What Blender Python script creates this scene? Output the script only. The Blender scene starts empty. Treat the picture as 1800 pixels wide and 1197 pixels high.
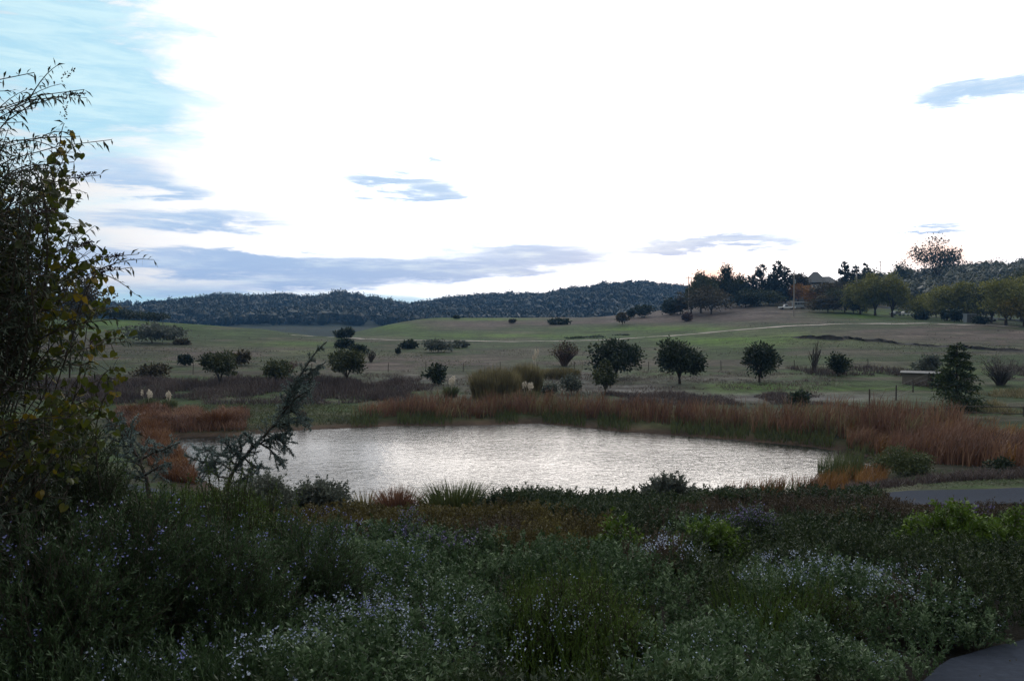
import bpy, math
import numpy as np
from mathutils import Vector
rng = np.random.default_rng(7)
S = bpy.context.scene
COL = S.collection
F = 1450.0            # focal length in photo pixels (photo 1800 x 1197)
CH = 8.0              # camera height above the pond
PITCH = math.atan((598.5 - 555.0) / F)

# ------------------------------------------------------------ camera
cd = bpy.data.cameras.new('camera'); cam = bpy.data.objects.new('camera', cd); COL.objects.link(cam)
cam.location = (0, 0, CH); cam.rotation_euler = (math.radians(90) - PITCH, 0, 0)
cd.sensor_width = 36; cd.lens = 36 * F / 1800; cd.clip_start = 0.1; cd.clip_end = 9000
S.camera = cam
S.view_settings.view_transform = 'Standard'; S.view_settings.look = 'None'
S.view_settings.gamma = 1; S.view_settings.exposure = 0.0

# ------------------------------------------------------------ node helper
class NT:
    def __init__(s, tree): s.t = tree; s.n = tree.nodes; s.l = tree.links
    def node(s, typ, **kw):
        nd = s.n.new(typ)
        for k, v in kw.items(): setattr(nd, k, v)
        return nd
    def put(s, sock, v):
        if isinstance(v, bpy.types.NodeSocket): s.l.new(v, sock)
        elif v is not None:
            try: sock.default_value = v
            except Exception: sock.default_value = (*v, 1)
    def m(s, op, a, b=None, c=None, clamp=False):
        nd = s.node('ShaderNodeMath', operation=op, use_clamp=clamp)
        s.put(nd.inputs[0], a); s.put(nd.inputs[1], b)
        if c is not None: s.put(nd.inputs[2], c)
        return nd.outputs[0]
    def mix(s, f, a, b, mode='MIX'):
        nd = s.node('ShaderNodeMix', data_type='RGBA', blend_type=mode)
        s.put(nd.inputs[0], f)
        for i, v in ((6, a), (7, b)):
            if isinstance(v, bpy.types.NodeSocket): s.l.new(v, nd.inputs[i])
            else: nd.inputs[i].default_value = (*v, 1) if len(v) == 3 else v
        return nd.outputs[2]
    def noise(s, vec, scale, detail=4, rough=.55, dist=0):
        nd = s.node('ShaderNodeTexNoise'); s.put(nd.inputs['Vector'], vec)
        nd.inputs['Scale'].default_value = scale; nd.inputs['Detail'].default_value = detail
        nd.inputs['Roughness'].default_value = rough; nd.inputs['Distortion'].default_value = dist
        return nd.outputs[0]
    def comb(s, x, y, z):
        nd = s.node('ShaderNodeCombineXYZ')
        for i, v in enumerate((x, y, z)): s.put(nd.inputs[i], v)
        return nd.outputs[0]
    def ramp(s, v, lo, hi):
        nd = s.node('ShaderNodeMapRange', interpolation_type='SMOOTHSTEP'); s.put(nd.inputs[0], v)
        nd.inputs[1].default_value = lo; nd.inputs[2].default_value = hi
        return nd.outputs[0]

# ------------------------------------------------------------ sky and sun
SUN_AZ, SUN_EL = math.radians(10), math.radians(5)        # azimuth east of straight ahead (+Y)
W = bpy.data.worlds.new('World'); S.world = W; W.use_nodes = True
w = NT(W.node_tree); w.n.clear()
tc = w.node('ShaderNodeTexCoord'); D = tc.outputs['Generated']
sp = w.node('ShaderNodeSeparateXYZ'); w.l.new(D, sp.inputs[0])
AZ = w.m('MULTIPLY', w.m('ARCTAN2', sp.outputs[0], sp.outputs[1]), 57.2958)
EL = w.m('MULTIPLY', w.m('ARCSINE', sp.outputs[2]), 57.2958)
sky = w.node('ShaderNodeTexSky', sky_type='NISHITA'); sky.sun_disc = False
sky.sun_elevation = SUN_EL; sky.sun_rotation = SUN_AZ; sky.air_density = 1.2; sky.dust_density = 2; sky.ozone_density = 2
clear = w.mix(1.0, sky.outputs[0], (0.10, 0.10, 0.10), 'MULTIPLY')
# domain: cloud streaks drawn out along the horizon
cv = w.comb(w.m('MULTIPLY', AZ, 0.045), w.m('MULTIPLY', EL, 0.16), 0.0)
n1 = w.noise(cv, 1.6, 7, .62, .6)
cv2 = w.comb(w.m('MULTIPLY', AZ, 0.06), w.m('MULTIPLY', EL, 0.42), 4.0)
n2 = w.noise(cv2, 2.6, 8, .65, .3)
nw = w.noise(w.comb(w.m('MULTIPLY', AZ, 0.09), w.m('MULTIPLY', EL, 0.3), 9.0), 1.5, 5, .6)
azw = w.m('ADD', AZ, w.m('MULTIPLY', w.m('SUBTRACT', nw, .5), 9.0))
elw = w.m('ADD', EL, w.m('MULTIPLY', w.m('SUBTRACT', n2, .5), 3.4))
def pang(px, py): return math.degrees(math.atan((px - 900) / F)), math.degrees(math.atan((555 - py) / F * math.cos(math.atan((px - 900) / F))))
def blob(px, py, sx, sy, amp, soft=True):
    a, e = pang(px, py); sa = sx / F * 57.3; se = sy / F * 57.3
    dx = w.m('DIVIDE', w.m('SUBTRACT', azw if soft else AZ, a), sa); dy = w.m('DIVIDE', w.m('SUBTRACT', elw if soft else EL, e), se)
    r = w.m('ADD', w.m('MULTIPLY', dx, dx), w.m('MULTIPLY', dy, dy))
    return w.m('MULTIPLY', w.m('EXPONENT', w.m('MULTIPLY', r, -1.0)), amp)
def add(*v):
    o = v[0]
    for q in v[1:]: o = w.m('ADD', o, q)
    return o
add_ = add
# the grey-blue cloud bars
bars = add(blob(720, 474, 330, 20, 1.15), blob(350, 472, 210, 20, .85), blob(960, 448, 170, 20, 1.0), blob(1255, 426, 135, 14, 1.45), blob(860, 430, 110, 12, .5),
           blob(700, 322, 85, 16, 1.35), blob(740, 283, 36, 9, 1.0), blob(760, 342, 60, 8, .8), blob(1745, 162, 120, 20, 1.5), blob(330, 385, 160, 16, 1.0), blob(250, 330, 110, 9, .6), blob(420, 448, 190, 9, .7), blob(330, 515, 260, 9, .6), blob(580, 497, 150, 9, .6),
           blob(190, 300, 110, 30, .8), blob(60, 420, 130, 40, .6), blob(1620, 408, 60, 6, 1.1), blob(1500, 350, 60, 5, .35), blob(1290, 470, 90, 5, .3), blob(500, 505, 170, 8, .5),
           blob(1480, 20, 80, 12, .25))
bars = w.m('MULTIPLY', bars, w.m('ADD', .28, w.m('MULTIPLY', n2, 1.45)))
bars = w.ramp(bars, .14, 1.2)
# thin blue gaps, upper left, and the pale strip along the skyline
gaps = add(blob(40, 60, 300, 150, 1.2), blob(-320, 180, 330, 300, 1.2), blob(250, 535, 420, 26, .9, False), blob(650, 528, 240, 14, .6, False), blob(2300, 60, 300, 160, .8), blob(130, 240, 120, 40, .5))
gaps = w.m('MULTIPLY', gaps, w.m('ADD', .30, w.m('MULTIPLY', w.ramp(w.m('ADD', n1, w.m('MULTIPLY', n2, .6)), .62, 1.0), 1.1)))
gaps = w.ramp(gaps, .15, 1.25)
# brightness of the thin overcast: strongest round the hidden low sun, weak behind the camera
sd = (math.sin(SUN_AZ) * math.cos(math.radians(14)), math.cos(SUN_AZ) * math.cos(math.radians(14)), math.sin(math.radians(14)))
dt = w.node('ShaderNodeVectorMath', operation='DOT_PRODUCT'); w.l.new(D, dt.inputs[0]); dt.inputs[1].default_value = sd
g = w.m('MULTIPLY', w.m('ADD', dt.outputs['Value'], 1.0), .5, clamp=True)
glow = add_(.64, w.m('MULTIPLY', w.m('POWER', g, 3.0), .36), w.m('MULTIPLY', w.m('POWER', g, 26.0), 2.1), w.m('MULTIPLY', w.m('MULTIPLY', w.ramp(EL, 18, 34), w.m('POWER', g, 2.0)), 1.6))  # last term: unseen extra brightness above the frame, added to light water and ground
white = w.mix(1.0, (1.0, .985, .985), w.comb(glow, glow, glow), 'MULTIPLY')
texv = w.m('ADD', .80, w.m('MULTIPLY', w.m('ADD', n1, n2), .22))
white = w.mix(1.0, white, w.comb(texv, texv, texv), 'MULTIPLY')
lowc = w.ramp(EL, -1.0, 14.0)
barc = w.mix(lowc, (.40, .57, .88), (.50, .72, .98)); barc = w.mix(w.ramp(w.noise(w.comb(w.m('MULTIPLY', AZ, .11), w.m('MULTIPLY', EL, .9), 2.0), 1.7, 6, .65), .42, .75), barc, (.78, .92, 1.06))
gaps = w.m('SUBTRACT', 1.0, w.m('POWER', w.m('SUBTRACT', 1.0, gaps), 1.3)); bars = w.m('SUBTRACT', 1.0, w.m('POWER', w.m('SUBTRACT', 1.0, bars), 1.7))
warm = add(blob(1255, 488, 75, 32, .8, False), blob(1645, 448, 70, 26, .7, False)); white = w.mix(w.m('MINIMUM', warm, .9), white, (1.5, .80, .50))
skyc = w.mix(w.m('MULTIPLY', gaps, .9), white, w.mix(w.ramp(n2, .38, .66), (.44, .80, 1.0), (.66, .96, 1.06)))
skyc = w.mix(w.m('MULTIPLY', bars, .97), skyc, barc)
# away from the sunset the whole sheet dims
dim = w.ramp(g, .40, .93)
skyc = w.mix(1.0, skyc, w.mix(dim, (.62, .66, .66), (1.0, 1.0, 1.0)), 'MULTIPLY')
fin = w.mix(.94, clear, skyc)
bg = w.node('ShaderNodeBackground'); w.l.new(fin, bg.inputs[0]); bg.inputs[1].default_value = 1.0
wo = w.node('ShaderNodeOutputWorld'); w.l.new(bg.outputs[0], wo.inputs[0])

sl = bpy.data.lights.new('sun', 'SUN'); sl.energy = 0.5; sl.angle = math.radians(38); sl.color = (1, .87, .74)
sun = bpy.data.objects.new('sun', sl); COL.objects.link(sun)
sdir = Vector((math.sin(SUN_AZ) * math.cos(SUN_EL), math.cos(SUN_AZ) * math.cos(SUN_EL), math.sin(SUN_EL)))
sun.rotation_euler = sdir.to_track_quat('Z', 'Y').to_euler(); sun.location = (0, 0, 60)

# ------------------------------------------------------------ numpy helpers
def U(a, b, n=None): return rng.uniform(a, b, n)
def vnoise(x, y, seed=0):
    x = np.asarray(x, float); y = np.asarray(y, float)
    xi = np.floor(x).astype(np.int64); yi = np.floor(y).astype(np.int64); fx = x - xi; fy = y - yi
    def h(a, b):
        v = (a * 374761393 + b * 668265263 + seed * 982451653) & 0x7fffffff
        v = ((v ^ (v >> 13)) * 1274126177) & 0x7fffffff
        return ((v ^ (v >> 16)) & 0xffff) / 65535.0
    fx = fx * fx * (3 - 2 * fx); fy = fy * fy * (3 - 2 * fy)
    return (h(xi, yi) * (1 - fx) + h(xi + 1, yi) * fx) * (1 - fy) + (h(xi, yi + 1) * (1 - fx) + h(xi + 1, yi + 1) * fx) * fy
def fbm(x, y, o=4, seed=0):
    s = 0; a = 1; t = 0
    for k in range(o): s = s + a * vnoise(np.asarray(x) * 2 ** k, np.asarray(y) * 2 ** k, seed + k * 17); t += a; a *= .5
    return s / t
def sstep(x, a, b):
    t = np.clip((x - a) / (b - a), 0, 1); return t * t * (3 - 2 * t)
def unit(v): return v / (np.linalg.norm(v, axis=-1, keepdims=True) + 1e-9)
def ray(px, py):
    a = (np.asarray(px, float) - 900) / F; b = (598.5 - np.asarray(py, float)) / F
    c, s_ = math.cos(PITCH), math.sin(PITCH)
    return np.stack([a, c + b * s_, -s_ + b * c], -1)
def at(px, py, Y):
    d = ray(px, py); return np.array([0, 0, CH]) + d * (np.asarray(Y, float) / d[..., 1])[..., None]

# ------------------------------------------------------------ the lie of the land
POND_PX = [(300,771),(355,768),(420,766),(520,757),(600,753),(640,752),(700,748),(780,749),(860,747),(940,744),(1010,750),(1080,758),(1200,766),(1320,776),(1420,785),(1500,797),(1540,808),(1520,822),(1470,842),(1440,858),(1330,876),(1200,886),(1000,890),(700,892),(480,889),(390,860),(335,828),(318,800)]
dd = ray(*np.array(POND_PX, float).T); POND = (dd * (-CH / dd[:, 2:3]))[:, :2]
def pond_sd(X, Y):      # signed distance, negative inside
    X = np.asarray(X, float); Y = np.asarray(Y, float); P = POND; n = len(P)
    d = np.full(X.shape, 1e9); ins = np.zeros(X.shape, bool)
    for i in range(n):
        a = P[i]; b = P[(i + 1) % n]; e = b - a
        t = np.clip(((X - a[0]) * e[0] + (Y - a[1]) * e[1]) / (e @ e), 0, 1)
        d = np.minimum(d, np.hypot(X - a[0] - t * e[0], Y - a[1] - t * e[1]))
        c = ((a[1] > Y) != (b[1] > Y)) & (X < (b[0] - a[0]) * (Y - a[1]) / (b[1] - a[1] + 1e-12) + a[0]); ins ^= c
    return np.where(ins, -d, d)
NEAR = ([-80,0,3,4,6,10,15,22,26,29,33,36,66], [6.9,6.2,5.95,5.7,5.3,4.6,3.75,2.5,1.7,1.25,1.05,.6,.55])
CC = [-400,0,150,300,450,560,620,700,760,900,1050,1200,1350,1500,1650,1800,2200]
def zy(Y, ys): return [8 + (555 - y) * Y / F for y in ys]
ROWS = [(60,[.55]*17),(66,[.55]*17),(80,[.8]*17),(100,[1.3,1.2]+[1.1]*10+[1.2,1.3,1.4,1.4,1.4]),
 (130,[2.2,2.0,1.8,1.7,1.5,1.3,1.3,1.3,1.3,1.3,1.4,1.6,2.2,2.5,2.5,2.4,2.4]),
 (160,[3.6,3.4,3.2,2.6,1.9,1.5,1.5,1.5,1.5,1.6,1.8,2.3,3.5,4.0,3.9,3.8,3.8]),
 (200,zy(200,[570,573,576,584,591,596,597,598,599,600,597,588,574,569,569,572,574])),
 (240,zy(240,[548,552,558,566,577,591,592,587,585,587,585,576,562,560,562,565,567])),
 (280,zy(280,[552,557,562,573,586,598,588,574,570,573,571,560,545,547,555,558,560])),
 (330,zy(330,[560,565,570,582,596,606,584,566,558,558,557,541,527,533,543,547,548])),
 (400,zy(400,[575,577,580,592,602,612,602,582,574,572,567,550,534,521,505,497,485])),
 (480,zy(480,[590,592,595,600,605,610,605,600,598,592,580,565,545,512,488,478,462])),
 (620,zy(620,[575]*11+[572,560,535,520,512,500]))]
_Y = np.array([r[0] for r in ROWS], float); _Z = np.array([r[1] for r in ROWS])
gs = np.linspace(-400, 2200, 521); gy = np.linspace(60, 620, 281)
_a = np.array([np.interp(gs, CC, r) for r in _Z]); _g = np.array([np.interp(gy, _Y, _a[:, i]) for i in range(len(gs))])     # (s, y)
def blur(A, k, ax):
    ker = np.hanning(k + 2)[1:-1]; ker /= ker.sum(); p = k // 2
    return np.apply_along_axis(lambda v: np.convolve(np.pad(v, p, 'edge'), ker, 'valid'), ax, A)
_g = blur(blur(_g, 11, 0), 9, 1)
SIL = [(-400,505),(0,520),(150,532),(215,540),(240,533),(290,531),(350,530),(390,526),(440,530),(500,525),(540,529),(600,524),(640,529),(680,536),(720,541),(790,529),(860,525),(960,523),(1000,513),(1040,509),(1062,503),(1100,499),(1140,501),(1180,509),(1200,511),(1250,515),(1400,520),(2200,500)]
SX, SY_ = zip(*SIL)
def H(X, Y):
    X = np.asarray(X, float); Y = np.asarray(Y, float)
    s = X / np.maximum(Y, 30) * F + 900
    near = np.interp(Y, *NEAR)
    near = near + .5 * sstep(X, 5, 25) * sstep(Y, 24, 31) * (1 - sstep(Y, 45, 60))
    fi = np.clip((s + 400) / 5, 0, 519.99); fj = np.clip((Y - 60) / 2, 0, 279.99)
    i = fi.astype(int); j = fj.astype(int); u = fi - i; v = fj - j
    mid = _g[i, j] * (1 - u) * (1 - v) + _g[i + 1, j] * u * (1 - v) + _g[i, j + 1] * (1 - u) * v + _g[i + 1, j + 1] * u * v
    z = near * (1 - sstep(Y, 58, 68)) + mid * sstep(Y, 58, 68)
    ridge = 8 + (555 - np.interp(s, SX, SY_)) * 1200 / F - 7.0
    hump = sstep(Y, 620, 1200) * (1 - .8 * sstep(Y, 1250, 1900))
    far = -2 + (ridge + 2) * hump + (fbm(X / 90, Y / 130, 3, 5) - .5) * 22 * sstep(Y, 620, 800) * (1 - sstep(Y, 1000, 1180))
    z = z * (1 - sstep(Y, 560, 680)) + far * sstep(Y, 560, 680)
    z = z + (fbm(X / 9, Y / 9, 3, 2) - .5) * .35 * sstep(Y, 66, 90) + (fbm(X / 2.2, Y / 2.2, 2, 3) - .5) * .12
    sd_ = pond_sd(X, Y)
    bank = .5 * sstep(sd_, 0, 5) + .06 * np.clip(sd_, 0, 1) 
    out = np.where(sd_ < 0, np.maximum(-1.2, sd_ * .25 - .02), z * sstep(sd_, 1, 7) + (bank + .01) * (1 - sstep(sd_, 1, 7)))
    return out
def cast(px, py, lo=3.0, hi=2400.0):
    d = ray(px, py); t = np.geomspace(lo, hi, 2600)
    P = np.array([0, 0, CH]) + d * t[:, None]; h = H(P[:, 0], P[:, 1])
    k = np.argmax(P[:, 2] < h)
    if not (P[k, 2] < h[k]): return None
    return np.array([P[k, 0], P[k, 1], h[k]])
def spot(px, Y):
    X = (px - 900) / F * Y; return np.array([X, Y, float(H(np.array([X]), np.array([Y]))[0])])

# ------------------------------------------------------------ mesh building
class MB:
    def __init__(s): s.v = []; s.f = {3: [], 4: []}; s.t = {3: [], 4: []}; s.n = 0
    def add(s, v, f, tint=None):
        v = np.asarray(v, float).reshape(-1, 3); f = np.asarray(f, int); k = f.shape[1]
        s.v.append(v); s.f[k].append(f + s.n); s.n += len(v)
        s.t[k].append(np.full(len(f), .5) if tint is None else np.broadcast_to(np.asarray(tint, float), (len(f),)).copy())
    def merge_shift(s, d):
        s.v = [a + d for a in s.v]
    def build(s, name, mat, parent=None, smooth=False):
        me = bpy.data.meshes.new(name); V = np.concatenate(s.v)
        F3 = np.concatenate(s.f[3]) if s.f[3] else np.zeros((0, 3), int); F4 = np.concatenate(s.f[4]) if s.f[4] else np.zeros((0, 4), int)
        T = np.concatenate([np.concatenate(s.t[k]) for k in (3, 4) if s.t[k]])
        lv = np.concatenate([F3.ravel(), F4.ravel()]); n3, n4 = len(F3), len(F4)
        me.vertices.add(len(V)); me.vertices.foreach_set('co', V.astype(np.float32).ravel())
        me.loops.add(len(lv)); me.loops.foreach_set('vertex_index', lv.astype(np.int32))
        me.polygons.add(n3 + n4)
        ls = np.concatenate([np.arange(n3) * 3, n3 * 3 + np.arange(n4) * 4]); me.polygons.foreach_set('loop_start', ls.astype(np.int32))
        me.polygons.foreach_set('use_smooth', np.full(n3 + n4, smooth)); me.update(calc_edges=True)
        a = me.attributes.new('tint', 'FLOAT', 'FACE'); a.data.foreach_set('value', T.astype(np.float32))
        me.materials.append(mat)
        o = bpy.data.objects.new(name, me); COL.objects.link(o)
        if parent: o.parent = parent
        return o
def leaves(mb, P, Dr, L, Wd, tint=None, cup=.0):
    """rhombic leaves: base P, axis Dr"""
    n = len(P)
    if n == 0: return
    Dr = unit(Dr); L = np.broadcast_to(L, (n,))[:, None]; Wd = np.broadcast_to(Wd, (n,))[:, None]
    r = unit(np.cross(Dr, unit(rng.normal(size=(n, 3)))))
    nn = np.cross(Dr, r)
    m = P + Dr * L * .45
    V = np.stack([P, m + r * Wd * .5 - nn * cup * Wd, P + Dr * L, m - r * Wd * .5 - nn * cup * Wd], 1).reshape(-1, 3)
    mb.add(V, np.arange(n * 4).reshape(n, 4), U(0, 1, n) if tint is None else tint)
def blades(mb, P, h, lean, wid, curve=.3, tint=None, seg=3):
    """tapering grass blades; lean = horizontal vector of the tip"""
    n = len(P)
    if n == 0: return
    h = np.broadcast_to(h, (n,)); wid = np.broadcast_to(wid, (n,)); side = unit(np.concatenate([rng.normal(size=(n, 2)), np.zeros((n, 1))], 1))
    V = []
    for k in range(seg + 1):
        t = k / seg; c = P + np.concatenate([lean * (t ** 1.8), np.zeros((n, 1))], 1) ; c = c + np.stack([0 * h, 0 * h, h * (t - curve * .35 * t ** 3)], 1)
        ww = (wid * (1 - .85 * t ** 1.6) * .5)[:, None]; V += [c - side * ww, c + side * ww]
    V = np.stack(V, 1).reshape(-1, 3); b = np.arange(n)[:, None] * (2 * (seg + 1)); t0 = U(0, 1, n) if tint is None else tint
    for k in range(seg): mb.add(np.zeros((0, 3)), b + np.array([2*k, 2*k+1, 2*k+3, 2*k+2]) , t0)
    # vertices are appended after the faces were offset by the same base
    for k in (4,):
        pass
    mb.v.append(V); mb.n += len(V)
def tube(mb, pts, rad, n=5, tint=.5, cap=True):
    pts = np.asarray(pts, float); m = len(pts); rad = np.broadcast_to(rad, (m,))
    tg = unit(np.gradient(pts, axis=0)); ref = np.array([0, 0, 1.]) if abs(tg[0, 2]) < .9 else np.array([1., 0, 0])
    a = unit(np.cross(tg, ref)); b = np.cross(tg, a); an = np.arange(n) * 2 * np.pi / n
    V = pts[:, None] + rad[:, None, None] * (a[:, None] * np.cos(an)[None, :, None] + b[:, None] * np.sin(an)[None, :, None])
    i = np.arange(m - 1)[:, None] * n; j = np.arange(n)[None]; jj = (j + 1) % n
    mb.add(V.reshape(-1, 3), np.stack([i + j, i + jj, i + n + jj, i + n + j], -1).reshape(-1, 4), tint)
    if cap:
        c = len(mb.v); base = mb.n
        mb.add(np.concatenate([V[-1], pts[-1:] + tg[-1:] * rad[-1]]), np.stack([np.arange(n), (np.arange(n) + 1) % n, np.full(n, n)], 1), tint)
def box(mb, lo, hi, rot=0, org=(0, 0, 0), tint=.5, top=None):
    lo = np.array(lo, float); hi = np.array(hi, float); V = np.array([[x, y, z] for z in (0, 1) for y in (0, 1) for x in (0, 1)], float) * (hi - lo) + lo
    if top is not None:
        c = (lo + hi) / 2; V[4:, 0] = c[0] + (V[4:, 0] - c[0]) * top[0]; V[4:, 1] = c[1] + (V[4:, 1] - c[1]) * top[1]
    c, s_ = math.cos(rot), math.sin(rot); V = np.stack([V[:, 0] * c - V[:, 1] * s_, V[:, 0] * s_ + V[:, 1] * c, V[:, 2]], 1) + np.array(org)
    mb.add(V, [[0,2,3,1],[4,5,7,6],[0,1,5,4],[2,6,7,3],[1,3,7,5],[0,4,6,2]], tint)
def curve3(a, b, c, n=8):
    t = np.linspace(0, 1, n)[:, None]; return (1 - t) ** 2 * a + 2 * t * (1 - t) * b + t ** 2 * c
def path_pts(P, n):
    P = np.asarray(P, float); d = np.r_[0, np.cumsum(np.linalg.norm(np.diff(P, axis=0), axis=1))]; t = np.linspace(0, d[-1], n)
    return np.stack([np.interp(t, d, P[:, k]) for k in range(P.shape[1])], 1)

# ------------------------------------------------------------ naming
def tag(o, label=None, cat=None, group=None, kind=None):
    if label: o['label'] = label
    if cat: o['category'] = cat
    if group: o['group'] = group
    if kind: o['kind'] = kind
    return o
def empty(name, loc, label, cat, group=None):
    o = bpy.data.objects.new(name, None); COL.objects.link(o); o.location = [float(q) for q in loc]; o.empty_display_size = .3
    return tag(o, label, cat, group)
def child(mb, name, mat, root, smooth=False):
    mb.merge_shift(-np.array(root.location)); return mb.build(name, mat, root, smooth)

# ------------------------------------------------------------ materials
def mat_leaf(name, cols, nscale=.6, rough=.6, trans=.25, spec=.3, amp=.5):
    """cols: three colours dark, mid, light picked per leaf and per clump"""
    m = bpy.data.materials.new(name); m.use_nodes = True; t = NT(m.node_tree); t.n.clear()
    at_ = t.node('ShaderNodeAttribute', attribute_name='tint'); geo = t.node('ShaderNodeNewGeometry')
    nz = t.noise(geo.outputs['Position'], nscale, 3)
    f = t.m('ADD', t.m('MULTIPLY', at_.outputs['Fac'], 1 - amp), t.m('MULTIPLY', t.ramp(nz, .3, .7), amp))
    c = t.mix(t.ramp(f, .05, .55), cols[0], cols[1]); c = t.mix(t.ramp(f, .55, 1.0), c, cols[2])
    p = t.node('ShaderNodeBsdfPrincipled'); t.l.new(c, p.inputs['Base Color']); p.inputs['Roughness'].default_value = rough; p.inputs['Specular IOR Level'].default_value = spec
    tr = t.node('ShaderNodeBsdfTranslucent'); t.l.new(c, tr.inputs[0]); mx = t.node('ShaderNodeMixShader'); mx.inputs[0].default_value = trans
    t.l.new(p.outputs[0], mx.inputs[1]); t.l.new(tr.outputs[0], mx.inputs[2]); o = t.node('ShaderNodeOutputMaterial'); t.l.new(mx.outputs[0], o.inputs[0])
    return m
def mat_solid(name, col, rough=.8, nscale=3.0, var=.3, metal=0, spec=.3, bump=0, stretch=(1, 1, 1)):
    m = bpy.data.materials.new(name); m.use_nodes = True; t = NT(m.node_tree); p = t.n['Principled BSDF']
    geo = t.node('ShaderNodeTexCoord'); mp = t.node('ShaderNodeMapping'); t.l.new(geo.outputs['Object'], mp.inputs[0]); mp.inputs['Scale'].default_value = stretch
    nz = t.noise(mp.outputs[0], nscale, 5, .6)
    c = t.mix(nz, tuple(q * (1 - var) for q in col), tuple(min(1, q * (1 + var)) for q in col)); t.l.new(c, p.inputs['Base Color'])
    p.inputs['Roughness'].default_value = rough; p.inputs['Metallic'].default_value = metal; p.inputs['Specular IOR Level'].default_value = spec
    if bump:
        b = t.node('ShaderNodeBump'); b.inputs['Strength'].default_value = bump; b.inputs['Distance'].default_value = .02; t.l.new(nz, b.inputs['Height']); t.l.new(b.outputs[0], p.inputs['Normal'])
    return m
L_ = lambda *a: a
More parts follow.
